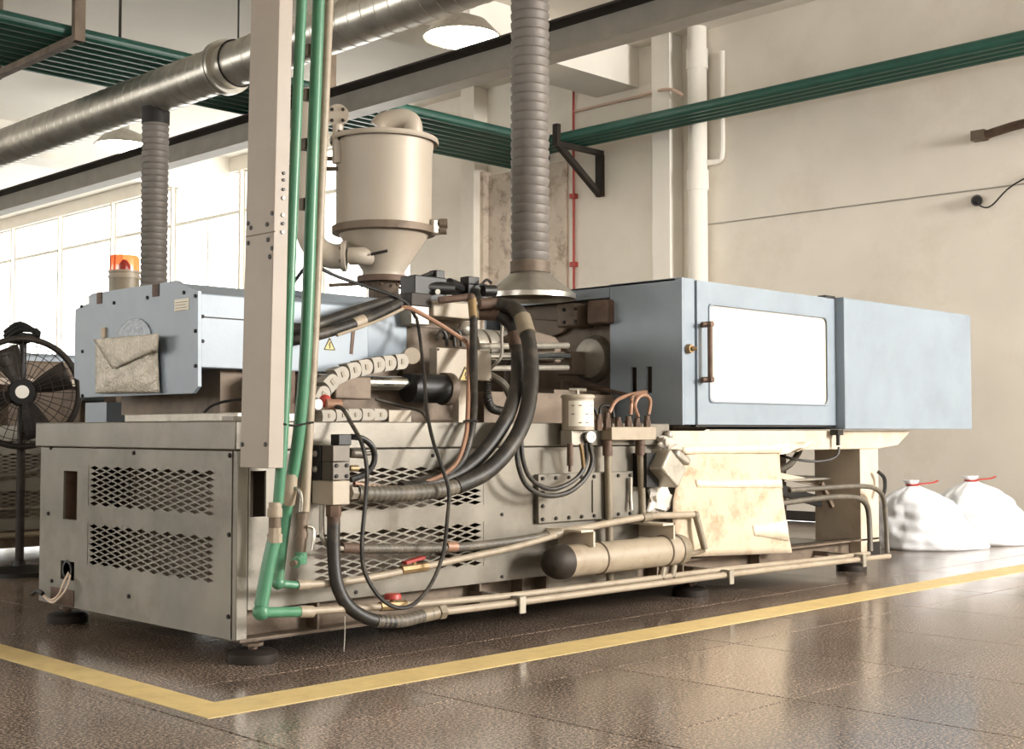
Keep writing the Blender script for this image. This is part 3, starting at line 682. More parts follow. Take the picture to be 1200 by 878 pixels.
q = PY(469, 486, 4.84); G().box(q.x - .07, q.x + .07, 4.84, 4.9, 1.043, 1.10).build('carrier_bracket', 'beige_box', M)
q = PY(483, 417, 4.95); G().cyl(q, q + Vector((.06, .1, 0)), .042, n=20).build('proximity_cap', 'beige_box', M)
# red coupling with beige knob and cable
q = PY(381, 470, 4.72); G().ball(q, .03, 12).build('red_coupling', 'red', M)
q = PY(388, 474, 4.70); G().cyl(q + Vector((-.03, 0, 0)), q + Vector((.04, -.02, 0)), .024, n=16).build('coupling_knob', 'copper', M)
q = PY(370, 474, 4.68); G().lathe([(.012, 0), (.024, 0), (.024, .02), (.012, .02)], q, (0, -1, 0), 16).build('coupling_ring', 'white', M)
# ---- junction box
jy = 5.0; a = PY(512, 406, jy); b = PY(576, 449, jy)
jb = G().box(a.x, b.x, jy, jy + .06, b.z + .012, a.z - .005).build('junction_box', 'beige_box', M, bevel=.004)
for u in (.02, .98):
    for v in (.05, .95): bolt(jb, (a.x + (b.x - a.x) * u, jy, b.z + .012 + (a.z - b.z - .02) * v), (0, -1, 0), .006, .005)
tri_sign(jb, PY(545, 438, jy - .003), (1, 0, 0), (0, 0, 1), (0, -1, 0), .095)
q = PY(541, 470, 5.05); G().box(q.x - .02, q.x + .05, 5.05, 5.1, 1.043, b.z + .02).build('box_post', 'cream', M)
for k, px in enumerate((517, 526, 534)):
    G().tube(T([(px - 6, 398, 5.06), (px, 388, 5.05), (px + 5, 392, 5.04), (px + 7, 406, 5.04)]), .010, 8).build('box_cable', 'rubber', M)
# ---- valve stack above the barrel
vb = PY(508, 352, 5.12); ve = PY(562, 375, 5.12)
G().box(vb.x, ve.x, 5.12, 5.42, ve.z, vb.z).build('valve_manifold', 'beige_box', M, bevel=.006)
G().box(vb.x - .14, vb.x - .01, 5.14, 5.42, ve.z - .05, vb.z + .02).build('valve_manifold_side', 'alu', M, bevel=.006)
q = PY(497, 385, 5.2); G().box(q.x - .13, q.x + .4, 5.26, 5.5, 1.56, ve.z).build('manifold_bracket', 'cast', M)
g = G(); a = PY(486, 350, 5.15); b = PY(524, 326, 5.15)
G().box(a.x, b.x, 5.15, 5.27, a.z - .01, b.z).build('valve_body', 'black', M, bevel=.006)
G().box(a.x - .04, a.x + .10, 5.13, 5.29, a.z - .04, a.z + .03).build('valve_base', 'cast_dark', M, bevel=.005)
a2 = PY(508, 338, 5.12); b2 = PY(524, 330, 5.12); G().cyl((a2.x - .05, 5.2, a2.z + .01), (b2.x + .05, 5.13, a2.z + .01), .034, n=18).build('solenoid', 'black', M)
G().cyl(PY(513, 342, 5.11), PY(513, 342, 5.14), .014, n=16).build('valve_button', 'white', M)
a = PY(507, 328, 5.2); b = PY(517, 318, 5.2); G().box(a.x, b.x, 5.17, 5.23, a.z, b.z).build('connector_head', 'black', M, bevel=.004)
G().tube(T([(507, 320, 5.2), (495, 325, 5.2), (481, 330, 5.2)]), .014, 8).build('connector_cable', 'black', M)
G().tube(T([(526, 332, 5.22), (540, 338, 5.25), (550, 345, 5.25)]), .03, 10).build('valve_link', 'black', M)
a = PY(549, 346, 5.2); b = PY(572, 333, 5.2); G().box(a.x, b.x, 5.2, 5.34, a.z - .02, b.z).build('valve_body', 'black', M, bevel=.006)
a = PY(549, 334, 5.2); b = PY(562, 325, 5.2); G().box(a.x, b.x, 5.2, 5.27, a.z, b.z).build('connector_head', 'black', M, bevel=.004)
q = PY(566, 341, 5.14); G().cyl(q, PY(580, 341, 5.12), .032, n=18).build('solenoid', 'black', M)
G().tube(T([(563, 336, 5.16), (570, 328, 5.16), (576, 332, 5.16)]), .008, 8).build('solenoid_clip', 'dark', M)
for px in (590, 596): pass
a = PY(562, 356, 5.1); b = PY(588, 356, 5.05); G().cyl(a, b, .032, n=16).build('hose_union', 'rust', M)
a = PY(560, 368, 5.15); b = PY(586, 369, 5.05); G().cyl(a, b, .034, n=16).build('hose_union', 'rust', M)
q = PY(545, 386, 5.1); G().ball(q, .045, 14, (1, .8, .8)).build('pressure_gauge', 'alu', M)
G().tube(T([(590, 372, 5.1), (588, 392, 5.08), (588, 415, 5.08), (582, 425, 5.1), (575, 432, 5.15)]), .009, 8).build('thin_pipe', 'alu', M)
G().tube(T([(575, 440, 5.05), (590, 450, 5.0), (598, 465, 5.05), (600, 475, 5.1)]), .022, 10).build('lower_hose', 'hose_grey', M)
G().tube(T([(571, 448, 5.06), (571, 465, 5.06), (576, 478, 5.08), (588, 482, 5.1)]), .024, 10, 6, .18, .012).build('corrugated_hose', 'rubber', M)
# ---- hoses in front of the base
def hose(name, pts, r, m, rib=0, pitch=.02, n=12, parent=M): return G().tube(T(pts), r, n, 6, rib, pitch).build(name, m, parent)
def sub(pts, a, b): return pts[a:b]
h1 = [(586, 357, 5.05), (603, 362, 4.95), (614, 378, 4.85), (621, 410, 4.75), (622, 450, 4.65), (615, 490, 4.56), (597, 525, 4.52), (570, 553, 4.53), (535, 570, 4.55), (495, 577, 4.56), (450, 579, 4.57), (418, 578, 4.58)]
o = hose('thick_hose', h1[:9], .041, 'rubber'); G().tube(T(h1[7:]), .037, 12, 6, .12, .03).build('spiral_wrap', 'hose_grey', o)
G().cyl(PY(612, 372, 4.87), PY(618, 392, 4.80), .046, n=16).build('hose_band', 'pipe_drab', o)
h2 = [(586, 370, 5.05), (600, 382, 4.98), (606, 405, 4.92), (606, 445, 4.78), (598, 480, 4.63), (583, 508, 4.60), (562, 535, 4.60), (535, 556, 4.61), (505, 568, 4.62), (470, 574, 4.63)]
o = hose('thick_hose', h2, .037, 'rubber'); G().cyl(PY(603, 392, 4.955), PY(606, 408, 4.915), .042, n=16).build('hose_band', 'rust', o)
hose('valve_hose', [(555, 372, 4.95), (555, 400, 4.9), (555, 440, 4.8), (555, 480, 4.66), (551, 510, 4.60), (542, 538, 4.59), (522, 558, 4.61), (490, 570, 4.64)], .021, 'rubber')
G().tube(T([(514, 352, 5.08), (535, 350, 5.03), (549, 348, 5.0)]), .019, 12, 3).build('valve_pipe', 'rust', M); G().ball(PY(552, 349, 4.99), .026, 12).build('pipe_elbow', 'rust', M)
G().cyl(PY(553, 350, 4.99), PY(555, 374, 4.95), .024, n=14).build('pipe_sleeve', 'brass', M)
hose('copper_cable', [(549, 402, 4.96), (549, 440, 4.82), (548, 486, 4.63), (545, 515, 4.57), (533, 545, 4.56), (505, 563, 4.6), (460, 572, 4.64), (415, 567, 4.64)], .011, 'copper', n=8)
hose('copper_cable', [(470, 361, 5.02), (482, 362, 5.0), (510, 377, 4.98), (535, 393, 4.96), (549, 403, 4.96)], .012, 'copper', n=8)
hose('cable_tie', [(543, 494, 4.57), (551, 493, 4.56), (560, 494, 4.58)], .006, 'black', n=6)
hose('black_cable', [(392, 476, 4.68), (402, 480, 4.63), (412, 497, 4.58), (424, 520, 4.5), (430, 552, 4.47), (428, 590, 4.47), (424, 640, 4.46), (428, 672, 4.46), (445, 700, 4.43), (465, 712, 4.42), (485, 708, 4.42), (505, 685, 4.44), (519, 650, 4.47), (524, 610, 4.47), (526, 575, 4.47), (517, 545, 4.5), (507, 515, 4.58), (500, 480, 4.72), (497, 440, 4.9), (492, 395, 5.05), (488, 372, 5.1)], .0095, 'rubber', n=8)
hose('upper_hose', [(318, 392, 5.12), (362, 383, 4.98), (395, 372, 5.0), (430, 360, 5.05), (466, 349, 5.1)], .026, 'rubber'); o = hose('upper_hose', [(318, 404, 5.12), (362, 395, 4.97), (395, 386, 4.97), (432, 373, 5.0), (468, 356, 5.05)], .027, 'rubber')
G().cyl(PY(414, 380, 4.985), PY(426, 375.5, 4.99), .031, n=14).build('hose_clip', 'pipe_beige', o)
hose('beige_cable', [(395, 393, 4.93), (440, 377, 4.97), (472, 362, 5.0)], .008, 'pipe_beige', n=8)
hose('thin_cable', [(345, 330, 5.35), (360, 312, 5.1), (374, 314, 5.0), (395, 324, 5.0), (430, 336, 5.02), (462, 347, 5.05), (478, 357, 5.06), (487, 372, 5.08)], .009, 'black', n=8)
hose('thin_cable', [(440, 468, 4.95), (470, 476, 4.9), (492, 482, 4.8), (500, 492, 4.72)], .007, 'rubber', n=8)
# valve block hung on the side
vx0, vx1 = PY(390, 560, 4.52).x, PY(410, 560, 4.52).x
zt, zm, zl, zb = PY(395, 522, 4.52).z, PY(395, 541, 4.52).z, PY(395, 563, 4.52).z, PY(395, 592, 4.52).z
blk = G().box(vx0, vx1, 4.52, 4.67, zb, zl - .003).build('manifold_cube', 'beige_box', M, bevel=.004)
for z0, z1 in ((zl, zm - .002), (zm, zt)):
    o = G().box(vx0, vx1, 4.52, 4.60, z0, z1).build('solenoid_valve', 'valve_grey', M, bevel=.003)
    for u in (.2, .8):
        if z0 == zl:
            for v in (.22, .8): bolt(o, (vx0 + (vx1 - vx0) * u, 4.52, z0 + (z1 - z0) * v), (0, -1, 0), .009, .006)
G().box(vx0 - .004, vx1, 4.605, 4.68, zl, zt).build('valve_plate', 'black', M, bevel=.003)
for v in (.3, .75): bolt(M, (vx0 - .004, 4.64, zl + (zt - zl) * v), (-1, 0, 0), .014, .008, 'alu')
a = PY(397, 522, 4.53); b = PY(412, 509, 4.53); G().box(a.x, b.x, 4.53, 4.59, a.z, b.z).build('connector_head', 'black', M, bevel=.003)
G().cyl(PY(409, 531, 4.55), PY(426, 532, 4.55), .022, n=14).cyl(PY(426, 532, 4.55), PY(436, 531, 4.55), .01, n=10).build('valve_coil', 'valve_grey', M)
G().cyl(PY(409, 549, 4.55), PY(419, 549, 4.55), .014, n=12).build('valve_plug', 'brass', M)
hose('connector_cable', [(411, 512, 4.56), (424, 514, 4.55), (435, 522, 4.54), (439, 534, 4.54), (436, 547, 4.54), (425, 557, 4.55), (411, 562, 4.56)], .014, 'black', n=10)
G().cyl(PY(410, 578, 4.58), PY(418, 578, 4.58), .03, n=6).cyl(PY(418, 578, 4.58), PY(434, 579, 4.575), .026, n=14).build('hose_fitting', 'alu', M)
a = PY(391, 592, 4.56); G().cyl((a.x, 4.56, a.z - .05), (a.x, 4.56, a.z), .034, n=6).cyl((a.x, 4.56, a.z - .1), (a.x, 4.56, a.z - .05), .029, n=16).build('hose_fitting', 'rust', M)
hose('down_hose', [(391, 612, 4.56), (391, 645, 4.55), (393, 675, 4.53), (399, 696, 4.51), (411, 713, 4.49), (434, 726, 4.47), (462, 729, 4.46)], .029, 'rubber')
hose('spiral_hose', [(440, 728, 4.465), (470, 728, 4.46), (495, 722, 4.455), (506, 719.5, 4.45)], .029, 'hose_grey', .12, .026)
G().cyl(PY(495, 722, 4.455), PY(512, 718, 4.45), .031, n=16).cyl(PY(513, 718, 4.45), PY(520, 716.5, 4.45), .035, n=6).build('hose_fitting', 'pipe_drab', M)
hose('small_pipe', [(377, 592, 4.6), (377, 620, 4.6), (379, 633, 4.59), (388, 642, 4.59), (402, 643, 4.6)], .012, 'alu', n=8)
G().cyl(PY(400, 642, 4.61), PY(423, 643, 4.61), .024, n=14).build('hose_fitting', 'rust', M)
o = hose('side_hose', [(420, 643, 4.61), (470, 643, 4.61), (530, 642, 4.61), (590, 636, 4.60), (640, 628, 4.59), (656, 625, 4.58)], .022, 'hose_grey', .08, .016)
G().cyl(PY(522, 641, 4.61), PY(534, 641, 4.61), .026, n=14).build('hose_band', 'copper', o); G().cyl(PY(641, 628, 4.59), PY(656, 625, 4.58), .027, n=14).build('hose_band', 'pipe_drab', o)
# pipes low on the side
pb = [(350, 686, 4.56), (395, 683, 4.56), (440, 676, 4.56), (490, 666, 4.56), (545, 654, 4.56), (600, 642, 4.56), (650, 628, 4.57)]
hose('water_pipe', pb, .016, 'pipe_beige'); pa = [(352, 717, 4.5), (420, 713, 4.5), (480, 709, 4.5), (600, 698, 4.5), (720, 683.5, 4.5), (845, 668, 4.5), (950, 657, 4.5), (1018, 649, 4.5)]
hose('water_pipe', pa, .016, 'pipe_beige')
pc = [(519, 717, 4.45), (600, 707, 4.45), (720, 691, 4.45), (850, 674, 4.45), (960, 661, 4.45), (1042, 652, 4.45)]
hose('water_pipe', pc, .018, 'pipe_beige')
for px, py in ((607, 706), (852, 674), (1008, 655)):
    p = PY(px, py, 4.45); o = G().box(p.x - .012, p.x + .012, 4.42, 4.70, p.z + .016, p.z + .03).box(p.x - .02, p.x + .02, 4.415, 4.424, p.z - .05, p.z + .03).build('pipe_support', 'alu', M)
    G().box(p.x - .012, p.x + .012, 4.69, 4.80, p.z + .0, p.z + .03).build('support_arm', 'cast', o)
for p, u in ((pb, (470, 500)), (pa, (445, 475))):
    y = p[0][2]; za = (668.5, 664) if u[0] == 470 else (711, 709); a = PY(u[0], za[0], y); b = PY(u[1], za[1], y)
    v = G().cyl(a, b, .022, n=8).cyl(a.lerp(b, .5), a.lerp(b, .5) + Vector((0, 0, .035)), .012, n=10).build('stop_valve', 'brass', M)
    c = a.lerp(b, .5) + Vector((0, 0, .042)); g = G()
    if u[0] == 445: g.cyl(c - Vector((0, 0, .012)), c + Vector((0, 0, .012)), .042, .036, 10)
    else: g.obox(c + Vector((.0, 0, -.004)), (.12, .035, .014), Matrix.Rotation(-.15, 3, 'Y')); 
    g.build('valve_handle', 'red', v, bevel=.003)
# oil cooler
a = PY(652, 657, 4.52); b = PY(797, 646, 4.52); ca = Vector((a.x, 4.52, a.z)); cbb = Vector((b.x, 4.52, (b.z + a.z) / 2)); ca.z = cbb.z
oc = G().cyl(ca + Vector((.05, 0, 0)), cbb - Vector((.03, 0, 0)), .083, n=32).build('oil_cooler', 'pipe_beige', M)
G().lathe([(.088, .06), (.088, .02), (.083, -.01), (.065, -.05), (.03, -.072), (.0, -.076)], ca, (1, 0, 0), 32, False).build('end_cap', 'cast_dark', oc)
G().lathe([(.088, -.06), (.088, -.02), (.08, .012), (.05, .03), (.0, .035)], cbb, (1, 0, 0), 32, False).build('end_cap', 'pipe_drab', oc)
for px in (700, 776):
    x = PY(px, 650, 4.52).x; G().ring((x, 4.52, cbb.z), (1, 0, 0), .084, .006, 32, 8).build('strap', 'cast', oc)
for px in (688, 782):
    x = PY(px, 640, 4.50).x; G().box(x - .006, x + .006, 4.45, 4.72, cbb.z + .07, cbb.z + .16).box(x - .1, x + .006, 4.45, 4.72, cbb.z + .148, cbb.z + .16).build('cooler_bracket', 'cream', oc)
for px in (778, 790): x = PY(px, 665, 4.52).x; G().cyl((x, 4.52, cbb.z - .07), (x - .05, 4.5, PY(770, 679, 4.5).z), .022, n=12).build('cooler_branch', 'pipe_drab', oc)
# vertical pipes with the distribution block
mx0, mx1 = PY(717, 505, 4.60).x, PY(769, 505, 4.60).x; mz0, mz1 = PY(717, 516, 4.60).z, PY(717, 500.5, 4.60).z
mb = G().box(mx0, mx1, 4.60, 4.68, mz0, mz1).build('distribution_block', 'pipe_beige', M, bevel=.004)
for px, h0 in ((703, .07), (713, .08), (726, .055), (738, .06), (748, .05), (760, .065)):
    x = PY(px, 500, 4.63).x
    G().cyl((x, 4.64, mz1 - .02), (x, 4.64, mz1 + h0 * .6), .022, n=6).cyl((x, 4.64, mz1 + h0 * .6), (x, 4.64, mz1 + h0), .016, n=12).build('hose_nipple', 'rust', mb)
for pts in ([(714, 484, 4.64), (722, 470, 4.66), (738, 463, 4.72), (757, 459, 4.92)], [(739, 486, 4.64), (740, 474, 4.64), (742, 465, 4.66), (757, 460, 4.9)], [(748, 488, 4.64), (744, 476, 4.63), (748, 466, 4.63), (756, 463, 4.64), (762, 470, 4.64), (760, 486, 4.64)]):
    hose('copper_hose', pts, .011, 'copper', n=8)
for pts in ([(703, 487, 4.64), (704, 478, 4.65), (710, 475, 4.66), (717, 480, 4.66), (719, 490, 4.66)], [(700, 490, 4.65), (698, 481, 4.66), (694, 478, 4.67)]): hose('black_hose', pts, .010, 'black', n=8)
for (px, bot, y) in ((712, 692, 4.645), (750, 607, 4.64)):
    t = PY(px, 516, y); k = PY(px + 3, bot, y)
    v = G().cyl((t.x, y, mz0), (k.x, y, k.z), .021, .021, 16).build('riser_pipe', 'pipe_drab', M)
    G().lathe([(.028, 0), (.028, .05), (.025, .05), (.025, .058), (.028, .058), (.028, .085)], (t.x, y, mz0 - .085), (0, 0, 1), 16).build('pipe_coupling', 'rust', v)
hose('small_pipe', [(739, 560, 4.65), (739, 580, 4.65), (740, 598, 4.64)], .012, 'alu', n=8)
hp = [(655, 624, 4.58), (700, 616, 4.585), (755, 606, 4.59), (790, 604, 4.59), (812, 603, 4.59)]
hose('return_pipe', hp, .019, 'pipe_beige')
G().ball(PY(815, 604, 4.59), .026, 12).build('pipe_elbow', 'pipe_drab', M); G().cyl(PY(816, 606, 4.59), PY(826, 644, 4.56), .021, n=14).build('drop_pipe', 'pipe_drab', M)
G().cyl(PY(752, 607, 4.59), PY(762, 605.5, 4.59), .025, n=14).build('pipe_coupling', 'pipe_drab', M)
G().tube(T([(826, 644, 4.56), (815, 648, 4.6), (800, 650, 4.64)]), .016, 10, 3).build('return_pipe', 'pipe_beige', M)
# lubricator
lx = PY(677, 485, 4.59).x; lz0, lz1 = PY(677, 504, 4.50).z, PY(677, 466, 4.50).z
lu = G().cyl((lx, 4.59, lz0), (lx, 4.59, lz1), .084, n=32).build('lubricator', 'beige_box', M, angle=40)
G().lathe([(.09, 0), (.09, .014), (.08, .02)], (lx, 4.59, lz1), (0, 0, 1), 32).build('lid', 'beige_box', lu)
G().cyl((lx, 4.59, lz1 + .02), (lx, 4.59, lz1 + .045), .01, n=10).cyl((lx - .035, 4.62, lz1 + .045), (lx + .035, 4.56, lz1 + .045), .009, n=10).build('wing_nut', 'chrome', lu)
g = G(); lab = []
for i in range(9):
    a = math.radians(-172 + 112 * i / 8); lab.append((lx + .0855 * math.cos(a), 4.59 + .0855 * math.sin(a)))
vs = [(x, y, lz0 + .02) for x, y in lab] + [(x, y, lz1 - .015) for x, y in lab]
lbl = g.add(vs, [(i, i + 1, i + 10, i + 9) for i in range(8)]).build('paper_label', 'paper', lu)
for r in range(3):
    for q in range(4):
        if (r + q) % 3 == 2: continue
        a = math.radians(-155 + 26 * q); z = lz1 - .04 - .045 * r
        G().obox((lx + .0862 * math.cos(a), 4.59 + .0862 * math.sin(a), z), (.001, .018, .006), Matrix.Rotation(a, 3, 'Z')).build('label_print', 'print', lu)
a = PY(670, 505, 4.56); b = PY(692, 522, 4.56); G().box(a.x, b.x, 4.56, 4.64, b.z, lz0).build('pump_block', 'alu', lu, bevel=.004)
G().cyl(PY(668, 520, 4.56), PY(668, 546, 4.56), .017, n=12).cyl(PY(668, 546, 4.56), PY(668, 553, 4.56), .009, n=10).build('grease_nipple', 'rust', lu)
G().tube(T([(680, 520, 4.56), (682, 530, 4.56), (684, 548, 4.57)]), .011, 8).build('pump_pipe', 'brass', lu)
a = PY(690, 512, 4.53); G().cyl(PY(688, 512, 4.56), a, .026, n=18).build('gauge_body', 'black', lu); G().cyl(PY(693, 512, 4.52), PY(691, 512, 4.535), .03, n=20).build('gauge_face', 'white', lu)
hose('black_hose', [(690, 518, 4.55), (694, 540, 4.55), (686, 560, 4.55), (666, 577, 4.55), (640, 581, 4.55), (618, 570, 4.55), (608, 548, 4.55), (606, 525, 4.56), (611, 505, 4.58)], .013, 'rubber', n=10)
hose('black_hose', [(686, 518, 4.56), (687, 540, 4.57), (678, 558, 4.57), (660, 570, 4.57), (642, 573, 4.57), (622, 561, 4.57), (613, 540, 4.57), (611, 515, 4.58), (613, 500, 4.6)], .012, 'rubber', n=10)
# tilted motor box beside the hung sheet, with crumpled film
a = PY(779, 549, 4.58); G().obox(a, (.19, .14, .14), Matrix.Rotation(.65, 3, 'Y')).build('motor_box', 'alu', M, bevel=.012)
a = PY(792, 536, 4.56); G().obox(a, (.14, .12, .05), Matrix.Rotation(.45, 3, 'Y')).build('motor_cap', 'alu', M, bevel=.015)
a = PY(757, 552, 4.63); G().box(a.x - .03, a.x + .08, 4.6, 4.70, a.z - .09, a.z + .10).build('motor_mount', 'black', M)
def crumple(c, s, sq, m, name, par, seed):
    rnd = random.Random(seed); g = G().ball(c, s, 18, sq); ph = [rnd.random() * 6 for _ in range(6)]
    g.v = [tuple(Vector(c) + (Vector(v) - Vector(c)) * (1 + .22 * math.sin(v[0] * 60 + ph[0] + v[2] * 40) + .18 * math.sin(v[1] * 75 + v[2] * 90 + ph[1]) + .1 * math.sin(v[0] * 140 + ph[2]))) for v in g.v]
    return g.build(name, m, par, angle=20)
crumple(PY(781, 519, 4.64), .075, (1.1, .45, .5), 'poly', 'plastic_film', M, 1); crumple(PY(772, 585, 4.65), .10, (1.0, .3, 1.0), 'poly', 'plastic_film', M, 2)
q = PY(783, 510, 4.66); G().ball(q, .03, 10).build('film_knot', 'alu', M)
# ---- right-hand pipes under the clamp
hose('bent_pipe', [(925, 575, 4.66), (980, 571, 4.62), (1010, 570, 4.60), (1026, 573, 4.60), (1035, 584, 4.60), (1038, 610, 4.60), (1040, 648, 4.58)], .017, 'hose_grey')
hose('bent_pipe', [(915, 590, 4.66), (970, 583, 4.62), (1000, 583, 4.60), (1012, 588, 4.60), (1018, 602, 4.60), (1020, 646, 4.58)], .019, 'hose_grey')
hose('black_hose', [(1029, 553, 4.66), (1036, 560, 4.64), (1037, 572, 4.63), (1035, 580, 4.63)], .014, 'black', n=8)
a = PY(912, 562, 5.0); b = PY(985, 562, 5.0); G().box(a.x, b.x, 4.95, 5.4, a.z - .015, a.z).build('chute_plate', 'alu', M)
G().beam(PY(905, 572, 4.95), PY(960, 588, 4.95), .05, .07).build('chute_arm', 'black', M); G().beam(PY(962, 566, 4.9), PY(975, 594, 4.9), .03, .03).build('chute_arm', 'cast', M)
G().beam(PY(915, 590, 4.98), PY(918, 640, 4.98), .04, .06).build('chute_post', 'black', M)
G().beam(PY(905, 556, 4.9), PY(955, 566, 5.1), .03, .04).build('chute_arm', 'cream', M)
hose('chute_hose', [(908, 553, 4.95), (925, 545, 4.95), (936, 530, 5.0), (938, 520, 5.05)], .022, 'hose_grey')
G().box(7.2, 8.15, 5.3, 5.9, .216, .84).build('cylinder_block', 'cast', M)
G().box(5.93, 6.0, 4.74, 6.4, .24, .916).build('tank_end', 'steel', M)
G().tube(T([(404, 722, 4.45), (404, 745, 4.44), (403, 764, 4.43)]), .0025, 6).build('loose_string', 'alu', M)

# ================================================================== hung board, pouch, beacon
def sheet(name, rows, Yf, m, nx=22, thick=.006, par=None):
    g = G(); ny = len(rows) - 1; vs = []
    for j, (l, r) in enumerate(rows):
        for i in range(nx + 1):
            u = i / nx; p = PY(l[0] + (r[0] - l[0]) * u, l[1] + (r[1] - l[1]) * u, Yf(u, j / ny)); vs.append(p)
    fs = [(j * (nx + 1) + i, j * (nx + 1) + i + 1, (j + 1) * (nx + 1) + i + 1, (j + 1) * (nx + 1) + i) for j in range(ny) for i in range(nx)]
    return g.add(vs, fs).build(name, m, par, angle=60, solid=thick)
def interp(keys, n):
    out = []
    for k in range(n + 1):
        t = k / n * (len(keys) - 1); i = min(int(t), len(keys) - 2); f = t - i
        out.append(tuple(tuple(a + (b - a) * f for a, b in zip(keys[i][s], keys[i + 1][s])) for s in (0, 1)))
    return out
yf = lambda u, v: 4.665 - .03 * v - .008 * math.sin(u * 9 + v * 3) - .006 * math.sin(v * 14 + u * 4) - (.02 * math.sin(v * 3.1))
bd = thing('hanging_board_sheet', 'stained tan sheet hanging under the clamp bed', 'sheet', PY(860, 640, 4.64))
kk = [((806, 529), (913, 527)), ((796, 552), (914, 552)), ((789, 585), (917, 583)), ((788, 618), (922, 618)), ((800, 653), (928, 648))]
sheet('sheet', interp(kk, 18), yf, 'board', par=bd)
yt = lambda u, v: 4.648 - .008 * math.sin(u * 9) - .004 * math.sin(u * 25)
sheet('tape_strip', [((800, 524), (918, 520)), ((800, 532), (916, 531))], yt, 'film', par=bd, thick=.004)
sheet('tape_strip', [((815, 562), (916, 562)), ((817, 571), (917, 572))], lambda u, v: yf(.2 + u * .8, .33 + .07 * v) - .007, 'film', par=bd, thick=.004)
sheet('tape_strip', [((882, 616), (922, 610)), ((884, 628), (925, 634))], lambda u, v: yf(.7 + u * .3, .735 + .12 * v) - .007, 'film', par=bd, thick=.004)
sheet('plastic_film', [((905, 521), (952, 517)), ((912, 527), (948, 524)), ((908, 534), (935, 529))], lambda u, v: 4.685 - .02 * math.sin(u * 7 + v * 5), 'film', nx=10, par=bd, thick=.003)
mat('bubble', (206, 198, 182), .22, .1, .14, 14, 1.0, 75, (238, 234, 226), .7, 30)
def pouch():
    t = thing('bubble_wrap_pouch', 'crinkled bubble-wrap pouch hung on the blue end cover', 'pouch', PX(150, 460, 3.13))
    def slab(P4, n, d, name, x):
        g = G(); vs = []
        for j in range(n + 1):
            for i in range(n + 1):
                u, v = i / n, j / n
                px = (P4[0][0] * (1 - u) + P4[1][0] * u) * (1 - v) + (P4[3][0] * (1 - u) + P4[2][0] * u) * v
                py = (P4[0][1] * (1 - u) + P4[1][1] * u) * (1 - v) + (P4[3][1] * (1 - u) + P4[2][1] * u) * v
                e = min(1, 5 * min(u, 1 - u, v, 1 - v) + .1); k = d * e * (.75 + .25 * math.sin(u * 21 + v * 9) * math.sin(v * 17 - u * 5))
                vs.append(PX(px, py, x - k))
        fs = [(j * (n + 1) + i, j * (n + 1) + i + 1, (j + 1) * (n + 1) + i + 1, (j + 1) * (n + 1) + i) for j in range(n) for i in range(n)]
        return g.add(vs, fs).build(name, 'bubble', t, angle=60, solid=.004)
    slab([(112, 401), (184, 393), (187, 460), (112, 461)], 20, .03, 'pouch_body', 3.135)
    slab([(109, 398), (186, 391), (185, 409), (132, 433)], 14, .012, 'pouch_flap', 3.10)
pouch()
bx, by = 3.37, 6.28; bb = 1.722
be = thing('warning_beacon', 'amber rotating warning beacon standing on the blue cover', 'beacon', (bx, by, bb))
G().lathe([(.078, 0), (.078, .085), (.072, .09)], (bx, by, bb), (0, 0, 1), 28).build('base', 'pipe_drab', be)
G().lathe([(.083, .085), (.083, .1), (.078, .102), (.078, .112), (.083, .114), (.083, .125)], (bx, by, bb), (0, 0, 1), 28).build('collar', 'pipe_beige', be)
G().lathe([(.077, .125), (.077, .19), (.07, .205), (.0, .208)], (bx, by, bb), (0, 0, 1), 28, False).build('dome', 'amber', be)
G().lathe([(.035, .125), (.03, .16), (.012, .185), (.0, .188)], (bx, by, bb), (0, 0, 1), 16, False).build('reflector', 'red', be)

# ================================================================== hopper dryer
HX, HY = 4.60, 5.62
hk = sc_at((HX, HY)); hz = lambda py: 1 + (505 - py) / hk
ho = thing('hopper_dryer', 'cream cylindrical hopper dryer standing on the injection unit', 'hopper', (HX, HY, hz(350)))
R = .268
G().lathe([(R, hz(267)), (R + .002, hz(180)), (R + .01, hz(170)), (R + .01, hz(166))], (HX, HY, 0), (0, 0, 1), 48).build('drum', 'hopper', ho)
G().lathe([(R + .035, hz(167)), (R + .04, hz(165)), (R + .035, hz(161)), (.0, hz(154))], (HX, HY, 0), (0, 0, 1), 48, False).build('lid', 'hopper', ho)
G().lathe([(R + .005, hz(275)), (R + .022, hz(274)), (R + .022, hz(266)), (R + .005, hz(265))], (HX, HY, 0), (0, 0, 1), 48).build('clamp_band', 'cast', ho)
G().lathe([(R - .005, hz(270)), (R - .02, hz(276)), (.118, hz(318)), (.118, hz(324))], (HX, HY, 0), (0, 0, 1), 48).build('cone', 'hopper', ho)
G().lathe([(.095, hz(324)), (.15, hz(324)), (.15, hz(331)), (.09, hz(331))], (HX, HY, 0), (0, 0, 1), 32).build('base_flange', 'rust', ho)
th = G().lathe([(.10, hz(331)), (.085, hz(336)), (.085, 1.60)], (HX, HY, 0), (0, 0, 1), 28).build('throat', 'cast', ho)
for i in range(8): a = 2 * math.pi * i / 8; bolt(ho, (HX + .12 * math.cos(a), HY + .12 * math.sin(a), hz(331) - .012), (0, 0, -1), .010, .014, 'rust')
rt = Vector((S2, -S2, 0)); fw = Vector((-S2, -S2, 0)); hc = Vector((HX, HY, 0)); up = Vector((0, 0, 1))
e0 = hc + rt * .16
G().tube([e0 + up * hz(160), e0 + up * hz(146), e0 - rt * .02 + up * hz(138.5), e0 - rt * .08 + up * hz(136), e0 - rt * .16 + up * hz(140), e0 - rt * .19 + up * hz(147)], .056, 20, 5).build('lid_elbow', 'hopper', ho)
